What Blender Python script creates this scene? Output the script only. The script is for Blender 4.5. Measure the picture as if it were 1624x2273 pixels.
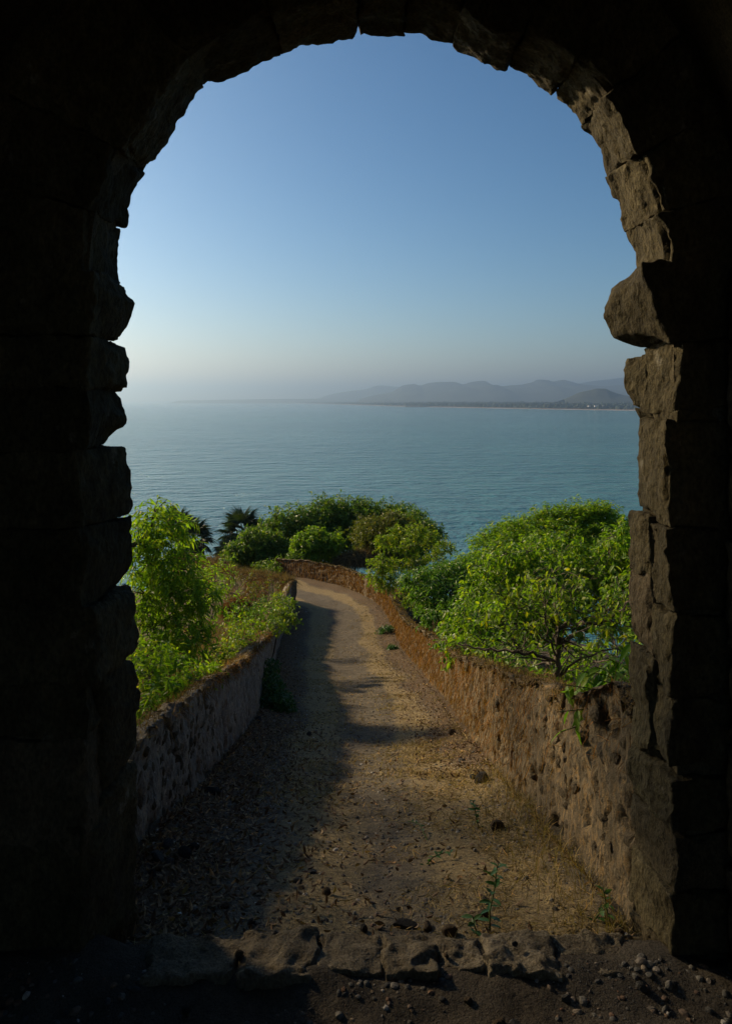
import bpy, math, random
import numpy as np
from mathutils import Vector, Matrix

for o in list(bpy.data.objects):
    bpy.data.objects.remove(o, do_unlink=True)
SC = bpy.context.scene
COL = SC.collection
R_ = math.radians
rng = np.random.default_rng(7)

# ------------------------------------------------------------------ camera
F = 1687.0                       # focal length in the units of a 1624 x 2273 frame
HY, CX, CAMZ = 890.0, 812.0, 2.0
cam_d = bpy.data.cameras.new('camera')
cam = bpy.data.objects.new('camera', cam_d)
COL.objects.link(cam)
cam.location = (0, 0, CAMZ)
cam.rotation_euler = (R_(90), 0, 0)
cam_d.sensor_width = 36
cam_d.lens = 36 * F / 2273
cam_d.shift_y = -(1136.5 - HY) / 2273
cam_d.clip_start = 0.05
cam_d.clip_end = 150000
SC.camera = cam

# ------------------------------------------------------------------ sky + sun
SUN_AZ, SUN_EL = 36.0, 24.0      # degrees: azimuth in front of due left, elevation
sdir = Vector((-math.cos(R_(SUN_AZ)) * math.cos(R_(SUN_EL)), math.sin(R_(SUN_AZ)) * math.cos(R_(SUN_EL)), math.sin(R_(SUN_EL))))
world = bpy.data.worlds.new('World')
SC.world = world
world.use_nodes = True
wn = world.node_tree
wn.nodes.clear()
sky = wn.nodes.new('ShaderNodeTexSky')
sky.sky_type = 'NISHITA'
sky.sun_disc = False
sky.sun_elevation = R_(SUN_EL)
sky.sun_rotation = math.atan2(sdir.x, sdir.y)
sky.altitude = 50
sky.air_density = 1.0
sky.dust_density = 0.4
sky.ozone_density = 3.0
bg = wn.nodes.new('ShaderNodeBackground')
bg.inputs['Strength'].default_value = 0.092
wo = wn.nodes.new('ShaderNodeOutputWorld')
# deepen the whole sky evenly (as the photograph's contrast does): one power curve per channel
sp = wn.nodes.new('ShaderNodeSeparateColor')
cb = wn.nodes.new('ShaderNodeCombineColor')
wn.links.new(sky.outputs[0], sp.inputs[0])
for k, (gain, power) in enumerate(((1.18, 1.70), (0.83, 1.38), (0.74, 1.28))):
    a_ = wn.nodes.new('ShaderNodeMath'); a_.operation = 'MULTIPLY'; a_.inputs[1].default_value = 0.1
    b_ = wn.nodes.new('ShaderNodeMath'); b_.operation = 'POWER'; b_.inputs[1].default_value = power
    c_ = wn.nodes.new('ShaderNodeMath'); c_.operation = 'MULTIPLY'; c_.inputs[1].default_value = gain * 10
    wn.links.new(sp.outputs[k], a_.inputs[0]); wn.links.new(a_.outputs[0], b_.inputs[0]); wn.links.new(b_.outputs[0], c_.inputs[0])
    wn.links.new(c_.outputs[0], cb.inputs[k])
wn.links.new(cb.outputs[0], bg.inputs[0])
wn.links.new(bg.outputs[0], wo.inputs[0])
sl = bpy.data.lights.new('sun', 'SUN')
sl.energy = 4.4
sl.angle = R_(3.5)
sl.color = (1.0, 0.78, 0.48)
so = bpy.data.objects.new('sun', sl)
COL.objects.link(so)
so.rotation_euler = sdir.to_track_quat('Z', 'Y').to_euler()
so.location = (-20, 20, 30)
vs = SC.view_settings
vs.view_transform = 'Standard'
vs.look = 'None'
vs.exposure = 0.72
vs.gamma = 1.0
vs.use_curve_mapping = False
SC.render.engine = 'CYCLES'
cy = SC.cycles
cy.max_bounces = 6
cy.diffuse_bounces = 4
cy.glossy_bounces = 2
cy.transmission_bounces = 3
cy.volume_bounces = 0
cy.use_denoising = True
cy.sample_clamp_indirect = 4.0

# ------------------------------------------------------------------ numeric helpers
def PX(px, d): return (px - CX) / F * d
def PZ(py, d): return CAMZ - (py - HY) / F * d

def _hash(ix, iy, iz, seed):
    n = (ix.astype(np.uint32) * np.uint32(374761393) + iy.astype(np.uint32) * np.uint32(668265263)
         + iz.astype(np.uint32) * np.uint32(2246822519) + np.uint32((seed * 3266489917) & 0xffffffff))
    n = (n ^ (n >> np.uint32(13))) * np.uint32(1274126177)
    n = n ^ (n >> np.uint32(16))
    n = n * np.uint32(2654435761)
    n = n ^ (n >> np.uint32(15))
    return (n & np.uint32(0xffff)).astype(np.float64) / 32767.5 - 1.0

def vnoise(p, seed=0):
    p = np.asarray(p, float)
    i = np.floor(p).astype(np.int64)
    f = p - i
    f = f * f * (3 - 2 * f)
    i = (i & 0xffffffff)
    x0, y0, z0 = i[:, 0], i[:, 1], i[:, 2]
    r = 0
    for dx in (0, 1):
        wx = f[:, 0] if dx else 1 - f[:, 0]
        for dy in (0, 1):
            wy = f[:, 1] if dy else 1 - f[:, 1]
            for dz in (0, 1):
                wz = f[:, 2] if dz else 1 - f[:, 2]
                r = r + wx * wy * wz * _hash((x0 + dx) & 0xffffffff, (y0 + dy) & 0xffffffff, (z0 + dz) & 0xffffffff, seed)
    return r

def fbm(p, oct=4, seed=0, gain=0.5):
    a, s, r = 1.0, 0.0, 0.0
    p = np.asarray(p, float)
    for k in range(oct):
        r = r + a * vnoise(p * (2.03 ** k) + 13.7 * k, seed + k)
        s += a
        a *= gain
    return r / s

def vec3noise(p, oct=3, seed=0):
    return np.stack([fbm(p, oct, seed + 11), fbm(p + 31.4, oct, seed + 23), fbm(p - 17.9, oct, seed + 37)], 1)

def norm(v): return v / np.maximum(np.linalg.norm(v, axis=-1, keepdims=True), 1e-9)

def pchip(xs, ys):
    xs = np.array(xs, float); ys = np.array(ys, float)
    h = np.diff(xs); dl = np.diff(ys) / h
    m = np.zeros(len(xs))
    for k in range(1, len(xs) - 1):
        if dl[k - 1] * dl[k] > 0:
            w1, w2 = 2 * h[k] + h[k - 1], h[k] + 2 * h[k - 1]
            m[k] = (w1 + w2) / (w1 / dl[k - 1] + w2 / dl[k])
    m[0], m[-1] = dl[0], dl[-1]
    def f(x):
        x = np.asarray(x, float)
        k = np.clip(np.searchsorted(xs, x) - 1, 0, len(xs) - 2)
        t = (x - xs[k]) / h[k]
        lo, hi = t < 0, t > 1
        tt = np.clip(t, 0, 1)
        r = ((2*tt**3 - 3*tt**2 + 1) * ys[k] + (tt**3 - 2*tt**2 + tt) * h[k] * m[k]
             + (-2*tt**3 + 3*tt**2) * ys[k+1] + (tt**3 - tt**2) * h[k] * m[k+1])
        return r + np.where(lo, (x - xs[0]) * m[0], 0) + np.where(hi, (x - xs[-1]) * m[-1], 0)
    return f

def sstep(a, b, x):
    t = np.clip((x - a) / (b - a), 0, 1)
    return t * t * (3 - 2 * t)

# ------------------------------------------------------------------ object helpers
def mesh_np(name, V, faces, attrs=None, smooth=False):
    """faces: list of (M,k) int arrays"""
    V = np.asarray(V, np.float32)
    me = bpy.data.meshes.new(name)
    me.vertices.add(len(V))
    me.vertices.foreach_set('co', V.ravel())
    faces = [np.asarray(f, np.int32) for f in faces if len(f)]
    nl = sum(f.size for f in faces)
    npoly = sum(len(f) for f in faces)
    me.loops.add(nl)
    me.loops.foreach_set('vertex_index', np.concatenate([f.ravel() for f in faces]))
    me.polygons.add(npoly)
    st, c = [], 0
    for f in faces:
        st.append(c + np.arange(len(f)) * f.shape[1]); c += f.size
    me.polygons.foreach_set('loop_start', np.concatenate(st).astype(np.int32))
    if attrs:
        for k, a in attrs.items():
            at = me.attributes.new(k, 'FLOAT', 'POINT')
            at.data.foreach_set('value', np.asarray(a, np.float32))
    me.update(calc_edges=True)
    me.polygons.foreach_set('use_smooth', np.full(npoly, smooth, bool))
    me.validate()
    return me

def ob(name, me, mat=None, parent=None, loc=None):
    o = bpy.data.objects.new(name, me)
    COL.objects.link(o)
    if mat is not None and me is not None and len(me.materials) == 0:
        me.materials.append(mat)
    if parent is not None: o.parent = parent
    if loc is not None: o.location = loc
    return o

def tag(o, label=None, cat=None, group=None, kind=None):
    if label: o['label'] = label
    if cat: o['category'] = cat
    if group: o['group'] = group
    if kind: o['kind'] = kind
    return o

def empty(name, loc, label, cat, group=None):
    o = bpy.data.objects.new(name, None)
    COL.objects.link(o)
    o.location = loc
    o.empty_display_size = 0.2
    return tag(o, label, cat, group)

def grid_faces(nu, nv):
    i, j = np.meshgrid(np.arange(nu - 1), np.arange(nv - 1), indexing='ij')
    a = (i * nv + j).ravel()
    return np.stack([a, a + nv, a + nv + 1, a + 1], 1)

# ------------------------------------------------------------------ materials
def newmat(name):
    m = bpy.data.materials.new(name)
    m.use_nodes = True
    nt = m.node_tree
    nt.nodes.clear()
    return m, nt

class NT:
    def __init__(s, nt): s.nt = nt
    def n(s, t, **kw):
        nd = s.nt.nodes.new(t)
        for k, v in kw.items(): setattr(nd, k, v)
        return nd
    def l(s, a, b): s.nt.links.new(a, b)
    def coord(s, kind='Object', scale=(1, 1, 1)):
        if kind == 'World':
            out = s.n('ShaderNodeNewGeometry').outputs['Position']
        else:
            out = s.n('ShaderNodeTexCoord').outputs[kind]
        mp = s.n('ShaderNodeMapping')
        mp.inputs['Scale'].default_value = scale
        s.l(out, mp.inputs['Vector'])
        return mp.outputs[0]
    def noise(s, vec, scale, detail=5, rough=0.6):
        t = s.n('ShaderNodeTexNoise')
        t.inputs['Scale'].default_value = scale
        t.inputs['Detail'].default_value = detail
        t.inputs['Roughness'].default_value = rough
        s.l(vec, t.inputs['Vector'])
        return t.outputs[0]
    def ramp(s, fac, stops):
        r = s.n('ShaderNodeValToRGB')
        el = r.color_ramp.elements
        while len(el) < len(stops): el.new(0.5)
        for e, (p, c) in zip(el, stops):
            e.position = p
            e.color = (c, c, c, 1) if isinstance(c, (int, float)) else (*c, 1)
        s.l(fac, r.inputs[0])
        return r.outputs[0]
    def mix(s, fac, a, b, mode='MIX'):
        m = s.n('ShaderNodeMix', data_type='RGBA', blend_type=mode)
        if isinstance(fac, (int, float)): m.inputs[0].default_value = fac
        else: s.l(fac, m.inputs[0])
        for i, v in ((6, a), (7, b)):
            if isinstance(v, tuple): m.inputs[i].default_value = (*v, 1)
            else: s.l(v, m.inputs[i])
        return m.outputs[2]
    def attr(s, name):
        return s.n('ShaderNodeAttribute', attribute_name=name).outputs['Fac']
    def bump(s, h, strength, dist, normal=None):
        b = s.n('ShaderNodeBump')
        b.inputs['Strength'].default_value = strength
        b.inputs['Distance'].default_value = dist
        s.l(h, b.inputs['Height'])
        if normal is not None: s.l(normal, b.inputs['Normal'])
        return b.outputs[0]
    def pbr(s, col, rough=0.9, spec=0.25, normal=None):
        p = s.n('ShaderNodeBsdfPrincipled')
        if isinstance(col, tuple): p.inputs['Base Color'].default_value = (*col, 1)
        else: s.l(col, p.inputs['Base Color'])
        if isinstance(rough, (int, float)): p.inputs['Roughness'].default_value = rough
        else: s.l(rough, p.inputs['Roughness'])
        p.inputs['Specular IOR Level'].default_value = spec
        if normal is not None: s.l(normal, p.inputs['Normal'])
        return p
    def out(s, sh, socket='Surface'):
        o = s.n('ShaderNodeOutputMaterial')
        s.l(sh, o.inputs[socket])

def mat_stone(name, dark, mid, light, kind='World', scale=1.0, spot=None, zs=0.6):
    m, nt = newmat(name); g = NT(nt)
    v = g.coord(kind, (scale, scale, scale * zs))
    n1 = g.noise(v, 3.2, 6, 0.65)
    n2 = g.noise(v, 17, 6, 0.7)
    n3 = g.noise(v, 70, 4, 0.6)
    c = g.ramp(n1, [(0.30, dark), (0.50, mid), (0.72, light)])
    c2 = g.ramp(n2, [(0.32, dark), (0.55, mid), (0.75, light)])
    c = g.mix(0.5, c, c2)
    c = g.mix(g.ramp(n3, [(0.35, 0.55), (0.62, 0.0)]), c, tuple(x * 0.3 for x in dark))
    if spot:
        c = g.mix(g.ramp(g.noise(v, 6.5, 5, 0.7), [(0.62, 0.0), (0.70, 0.8)]), c, spot)
    oi = g.n('ShaderNodeObjectInfo')
    hs = g.n('ShaderNodeHueSaturation')
    mr = g.n('ShaderNodeMapRange')
    mr.inputs['To Min'].default_value = 0.75
    mr.inputs['To Max'].default_value = 1.25
    g.l(oi.outputs['Random'], mr.inputs[0])
    g.l(mr.outputs[0], hs.inputs['Value'])
    g.l(c, hs.inputs['Color'])
    vo = g.n('ShaderNodeTexVoronoi', feature='F1')
    vo.inputs['Scale'].default_value = 34
    g.l(v, vo.inputs['Vector'])
    pit = g.ramp(vo.outputs['Distance'], [(0.10, 0.0), (0.45, 1.0)])
    b = g.bump(n2, 0.9, 0.04)
    b = g.bump(pit, 0.35, 0.015, b)
    b = g.bump(n3, 0.8, 0.012, b)
    g.out(g.pbr(hs.outputs[0], 0.92, 0.2, b).outputs[0])
    return m

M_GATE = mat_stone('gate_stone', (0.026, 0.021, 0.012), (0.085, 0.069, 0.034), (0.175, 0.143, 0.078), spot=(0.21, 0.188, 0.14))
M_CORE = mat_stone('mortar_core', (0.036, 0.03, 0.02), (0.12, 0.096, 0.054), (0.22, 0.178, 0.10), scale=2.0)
M_BEIGE = mat_stone('beige_stone_sun_fleck', (0.07, 0.054, 0.03), (0.14, 0.107, 0.062), (0.24, 0.19, 0.115))  # beige stone; its pale tone also stands in for a sun fleck
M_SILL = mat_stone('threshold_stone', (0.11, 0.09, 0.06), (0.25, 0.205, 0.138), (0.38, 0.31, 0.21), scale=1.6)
M_ROCK = mat_stone('grey_rock', (0.05, 0.05, 0.05), (0.14, 0.135, 0.125), (0.28, 0.265, 0.24), 'Object', 2.0)
M_ROCKD = mat_stone('dark_rock', (0.02, 0.02, 0.022), (0.06, 0.058, 0.056), (0.12, 0.115, 0.11), 'Object', 2.0)
M_ROCKB = mat_stone('brown_rock', (0.07, 0.05, 0.03), (0.18, 0.13, 0.08), (0.32, 0.24, 0.15), 'Object', 2.0)
M_ROCKW = mat_stone('pale_rock', (0.3, 0.28, 0.25), (0.45, 0.43, 0.39), (0.62, 0.6, 0.56), 'Object', 2.0)
M_RUBBLE = mat_stone('rubble_stone', (0.05, 0.042, 0.03), (0.135, 0.106, 0.066), (0.24, 0.182, 0.108), scale=1.5)

def mat_parapet(name, ochre, grey, dark):
    m, nt = newmat(name); g = NT(nt)
    v = g.coord('World', (1, 1, 1))
    vs_ = g.coord('World', (1, 1, 0.35))
    st = g.noise(vs_, 42, 6, 0.75)
    st2 = g.noise(vs_, 9, 5, 0.65)
    n2 = g.noise(v, 14, 6, 0.7)
    n3 = g.noise(v, 60, 4, 0.6)
    c = g.ramp(st, [(0.38, dark), (0.50, grey), (0.63, ochre), (0.78, tuple(min(1, x * 1.7) for x in ochre))])
    c = g.mix(g.ramp(st2, [(0.42, 0.0), (0.62, 0.85)]), c, g.mix(n2, grey, dark))
    c = g.mix(g.ramp(n2, [(0.30, 0.8), (0.45, 0.0)]), c, dark)
    c = g.mix(g.ramp(g.noise(v, 35, 3, 0.5), [(0.66, 0.0), (0.74, 0.7)]), c, tuple(min(1, x * 2.2) for x in grey))
    b = g.bump(st, 0.7, 0.018)
    b = g.bump(n2, 0.8, 0.03, b)
    b = g.bump(n3, 0.7, 0.01, b)
    g.out(g.pbr(c, 0.95, 0.15, b).outputs[0])
    return m

M_WALLR = mat_parapet('weathered_parapet_warm', (0.26, 0.165, 0.07), (0.15, 0.118, 0.075), (0.04, 0.034, 0.025))
M_WALLL = mat_parapet('weathered_parapet_grey', (0.38, 0.31, 0.21), (0.27, 0.24, 0.195), (0.09, 0.08, 0.067))

def mat_leaf(name, c0, c1, c2, trans=0.4, rough=0.45, spec=0.4, tcol=1.25):
    m, nt = newmat(name); g = NT(nt)
    a = g.attr('rnd')
    c = g.ramp(a, [(0.0, c0), (0.55, c1), (0.93, c2), (1.0, (c2[0] * 1.5, c2[1] * 1.1, c2[2] * 0.7))])
    p = g.pbr(c, rough, spec)
    t = g.n('ShaderNodeBsdfTranslucent')
    tc = g.mix(1.0, c, (1.05 * tcol, 1.15 * tcol, 0.40 * tcol), 'MULTIPLY')
    g.l(tc, t.inputs[0])
    ms = g.n('ShaderNodeMixShader')
    ms.inputs[0].default_value = trans
    g.l(p.outputs[0], ms.inputs[1]); g.l(t.outputs[0], ms.inputs[2])
    g.out(ms.outputs[0])
    return m

L_NEEM = mat_leaf('leaf_bright_neem', (0.085, 0.165, 0.012), (0.155, 0.27, 0.016), (0.26, 0.34, 0.022), 0.58)
L_DARK = mat_leaf('leaf_dark_green', (0.045, 0.098, 0.011), (0.09, 0.17, 0.016), (0.17, 0.23, 0.022), 0.45)
L_OLIVE = mat_leaf('leaf_olive', (0.055, 0.075, 0.010), (0.105, 0.125, 0.014), (0.17, 0.165, 0.018), 0.42)
L_YEL = mat_leaf('leaf_yellow_green', (0.085, 0.15, 0.010), (0.15, 0.23, 0.014), (0.25, 0.29, 0.02), 0.5)
L_MAIN = mat_leaf('leaf_mid_green', (0.07, 0.145, 0.010), (0.14, 0.245, 0.014), (0.24, 0.32, 0.020), 0.54)
L_BIG = mat_leaf('leaf_glossy_big', (0.09, 0.18, 0.018), (0.13, 0.25, 0.024), (0.19, 0.29, 0.03), 0.5, 0.45, 0.3)
L_WEED = mat_leaf('leaf_weed', (0.02, 0.075, 0.014), (0.035, 0.11, 0.02), (0.06, 0.14, 0.03), 0.35)
L_PALM = mat_leaf('leaf_palm', (0.016, 0.03, 0.012), (0.03, 0.05, 0.018), (0.055, 0.07, 0.025), 0.2)
L_DRYP = mat_leaf('leaf_palm_dead', (0.06, 0.04, 0.02), (0.11, 0.075, 0.04), (0.16, 0.11, 0.06), 0.2)
L_DRY = mat_leaf('dry_grass', (0.075, 0.05, 0.026), (0.16, 0.105, 0.05), (0.29, 0.20, 0.095), 0.3, 0.8, 0.1, 1.0)
L_RUST = mat_leaf('rust_dry_grass', (0.10, 0.045, 0.016), (0.20, 0.095, 0.032), (0.30, 0.165, 0.06), 0.3, 0.8, 0.1, 1.0)
L_STRAW = mat_leaf('straw', (0.11, 0.08, 0.035), (0.24, 0.175, 0.075), (0.42, 0.32, 0.15), 0.25, 0.8, 0.15, 1.0)
L_LITTER = mat_leaf('dead_leaf', (0.07, 0.04, 0.024), (0.15, 0.09, 0.05), (0.33, 0.24, 0.14), 0.15, 0.75, 0.2, 1.0)

def mat_bark(name, a, b):
    m, nt = newmat(name); g = NT(nt)
    v = g.coord('Object', (1, 1, 0.3))
    n = g.noise(v, 25, 5, 0.65)
    c = g.ramp(n, [(0.35, a), (0.7, b)])
    g.out(g.pbr(c, 0.9, 0.2, g.bump(n, 0.6, 0.01)).outputs[0])
    return m
M_BARK = mat_bark('bark_dark', (0.035, 0.027, 0.02), (0.11, 0.088, 0.066))
M_BARKL = mat_bark('bark_pale', (0.07, 0.056, 0.042), (0.19, 0.155, 0.115))
M_STEM = mat_bark('stem_green', (0.05, 0.07, 0.02), (0.10, 0.12, 0.04))

def mat_ground(name, path=False, floor=False):
    m, nt = newmat(name); g = NT(nt)
    v = g.coord('World')
    n1 = g.noise(v, 1.3, 5, 0.6)
    n2 = g.noise(v, 9, 6, 0.7)
    n3 = g.noise(v, 45, 5, 0.65)
    n4 = g.noise(v, 160, 3, 0.6)
    soil = g.ramp(n2, [(0.3, (0.095, 0.08, 0.06)), (0.55, (0.165, 0.138, 0.102)), (0.8, (0.24, 0.20, 0.148))])
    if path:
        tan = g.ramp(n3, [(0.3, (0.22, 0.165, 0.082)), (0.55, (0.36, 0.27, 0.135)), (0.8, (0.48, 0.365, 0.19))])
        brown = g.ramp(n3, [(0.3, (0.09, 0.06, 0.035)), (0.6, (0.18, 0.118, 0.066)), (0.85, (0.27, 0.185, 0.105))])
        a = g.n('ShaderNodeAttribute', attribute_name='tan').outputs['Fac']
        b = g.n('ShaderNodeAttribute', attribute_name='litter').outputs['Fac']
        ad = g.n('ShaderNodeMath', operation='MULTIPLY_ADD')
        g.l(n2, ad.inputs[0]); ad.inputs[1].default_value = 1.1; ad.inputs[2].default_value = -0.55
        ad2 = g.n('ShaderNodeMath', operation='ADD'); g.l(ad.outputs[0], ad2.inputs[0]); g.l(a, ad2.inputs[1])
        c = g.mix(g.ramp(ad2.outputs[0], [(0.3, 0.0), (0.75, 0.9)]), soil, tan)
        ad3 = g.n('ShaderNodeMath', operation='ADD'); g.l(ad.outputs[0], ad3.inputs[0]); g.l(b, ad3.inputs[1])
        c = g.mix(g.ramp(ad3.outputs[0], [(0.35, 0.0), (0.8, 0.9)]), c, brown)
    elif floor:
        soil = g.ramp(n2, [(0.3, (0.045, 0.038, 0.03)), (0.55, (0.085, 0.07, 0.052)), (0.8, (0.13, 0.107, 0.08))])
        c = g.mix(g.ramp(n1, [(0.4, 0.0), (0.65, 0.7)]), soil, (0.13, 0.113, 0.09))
    else:
        dry = g.ramp(n3, [(0.3, (0.06, 0.045, 0.026)), (0.6, (0.15, 0.105, 0.055)), (0.85, (0.24, 0.17, 0.09))])
        c = g.mix(g.ramp(n1, [(0.3, 0.3), (0.6, 1.0)]), soil, dry)
    c = g.mix(g.ramp(n4, [(0.38, 0.65), (0.52, 0.0)]), c, (0.03, 0.025, 0.02))
    c = g.mix(g.ramp(g.noise(v, 26, 5, 0.75), [(0.40, 0.45), (0.55, 0.0)]), c, (0.05, 0.042, 0.033))
    b = g.bump(n3, 0.8, 0.025)
    b = g.bump(n4, 0.8, 0.008, b)
    g.out(g.pbr(c, 0.97, 0.12, b).outputs[0])
    return m
M_PATH = mat_ground('path_dirt', path=True)
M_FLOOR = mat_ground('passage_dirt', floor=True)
M_HILL = mat_ground('hillside_dry')

def mat_sea():
    m, nt = newmat('sea_water'); g = NT(nt)
    v = g.coord('World', (1.0, 1.0, 1))
    v2 = g.coord('World', (0.6, 1.0, 1))
    w1 = g.noise(v2, 0.10, 4, 0.6)
    w2 = g.noise(v, 0.42, 4, 0.6)
    w3 = g.noise(v2, 0.018, 3, 0.5)
    big = g.noise(v2, 0.0035, 4, 0.6)
    c = g.ramp(big, [(0.35, (0.036, 0.165, 0.195)), (0.7, (0.07, 0.225, 0.25))])
    w4 = g.noise(v2, 0.045, 3, 0.6)
    b = g.bump(w3, 0.5, 5.0)
    b = g.bump(w4, 1.0, 4.5, b)
    b = g.bump(w1, 1.0, 4.0, b)
    b = g.bump(w2, 1.0, 1.1, b)
    p = g.pbr(c, 0.10, 0.5, b)
    p.inputs['IOR'].default_value = 1.33
    g.out(p.outputs[0])
    return m
M_SEA = mat_sea()

def mat_flat(name, col, rough=0.9, nscale=0.002, var=0.4):
    m, nt = newmat(name); g = NT(nt)
    n = g.noise(g.coord('World'), nscale, 6, 0.65)
    c = g.ramp(n, [(0.3, tuple(x * (1 - var) for x in col)), (0.7, tuple(min(1, x * (1 + var)) for x in col))])
    g.out(g.pbr(c, rough, 0.15).outputs[0])
    return m
M_MOUNT = mat_flat('mountain_forest', (0.055, 0.065, 0.05), nscale=0.004)
M_WOOD = mat_flat('coastal_wood', (0.035, 0.05, 0.03), nscale=0.02)
M_SAND = mat_flat('beach_sand', (0.20, 0.155, 0.115), nscale=0.01, var=0.2)
M_FOAM = mat_flat('surf_foam', (0.75, 0.77, 0.78), nscale=0.02, var=0.15)
M_SPIT = mat_flat('spit_rock', (0.05, 0.048, 0.045), nscale=0.05)
M_WHITEWASH = mat_flat('whitewash', (0.75, 0.74, 0.7), nscale=0.2, var=0.08)
M_ROOF = mat_flat('roof_sheet', (0.3, 0.27, 0.25), nscale=0.2, var=0.2)

# ------------------------------------------------------------------ path layout (metres; y is the distance from the camera)
ZP = pchip([2.0, 2.75, 4, 6, 8, 11, 16, 21, 28, 34, 38, 46, 60, 90, 150, 190, 400],
           [0.00, -0.065, -0.38, -0.99, -1.60, -2.43, -3.78, -4.85, -5.63, -6.42, -6.85, -8.8, -13.5, -25, -44, -54, -70])
XR = pchip([2.0, 2.85, 3.4, 4, 6, 8, 11, 16, 21, 25, 28, 31, 34, 38, 42, 46], [1.07, 1.062, 1.035, 1.02, 1.06, 1.08, 1.13, 1.12, .91, .72, .45, -.15, -1.05, -3.65, -7.6, -12])
XL0 = pchip([2.0, 2.85, 4, 4.7, 6, 8, 11, 16, 21, 26, 28], [-1.15, -1.15, -1.155, -1.15, -1.2, -1.29, -1.48, -1.95, -2.39, -2.62, -2.70])
def XL(y):
    y = np.asarray(y, float)
    return np.where(y < 28, XL0(np.minimum(y, 28)), -2.7 - (y - 28) * 0.60)
def HR(y): return np.interp(y, [2.8, 3.2, 3.7, 4.3, 6, 8, 11, 16, 28, 40], [1.02, 0.96, 0.84, 0.79, 0.80, 0.86, 0.90, 0.93, 0.93, 0.93])
def HL(y): return np.interp(y, [2.8, 4, 5, 9, 9.6, 16, 28], [0.42, 0.50, 0.66, 0.80, 0.88, 0.90, 0.92])

def zpath(x, y):
    x = np.asarray(x, float); y = np.asarray(y, float)
    l, r = XL(y), XR(y)
    u = (x - l) / np.maximum(r - l, 0.1)
    p = np.stack([x, y, np.zeros_like(x)], -1).reshape(-1, 3)
    n = (fbm(p * 0.9, 3, 5) * 0.05 + fbm(p * 5, 3, 6) * 0.016).reshape(x.shape)
    edge = sstep(2.9, 3.6, y) * 0.07 * (np.exp(-(u / 0.1) ** 2) + np.exp(-((1 - u) / 0.1) ** 2))
    rut = -0.035 * np.exp(-((u - 0.55) / 0.13) ** 2)
    return ZP(y) + n + edge + rut

def zhill(x, y):
    x = np.asarray(x, float); y = np.asarray(y, float)
    l, r = XL(np.minimum(y, 42)) - 0.22, XR(np.minimum(y, 46)) + 0.28
    dl, dr = np.maximum(l - x, 0), np.maximum(x - r, 0)
    up = np.interp(y, [0, 22, 30, 60], [0.25, 0.2, -0.9, -0.6])
    z = ZP(y) - 0.18
    z = z + (up + 0.18) * sstep(0, 0.5, dl) - 0.33 * np.maximum(dl - 1.2, 0)
    z = z + 0.45 * sstep(0, 0.5, dr) - 0.30 * np.maximum(dr - 1.0, 0)
    p = np.stack([x, y, np.zeros_like(x)], -1).reshape(-1, 3)
    n = (fbm(p * 0.35, 4, 9)).reshape(x.shape)
    return z + n * 0.35 * sstep(0.2, 2.0, dl + dr + np.maximum(y - 44, 0)) + 0 * x

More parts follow.
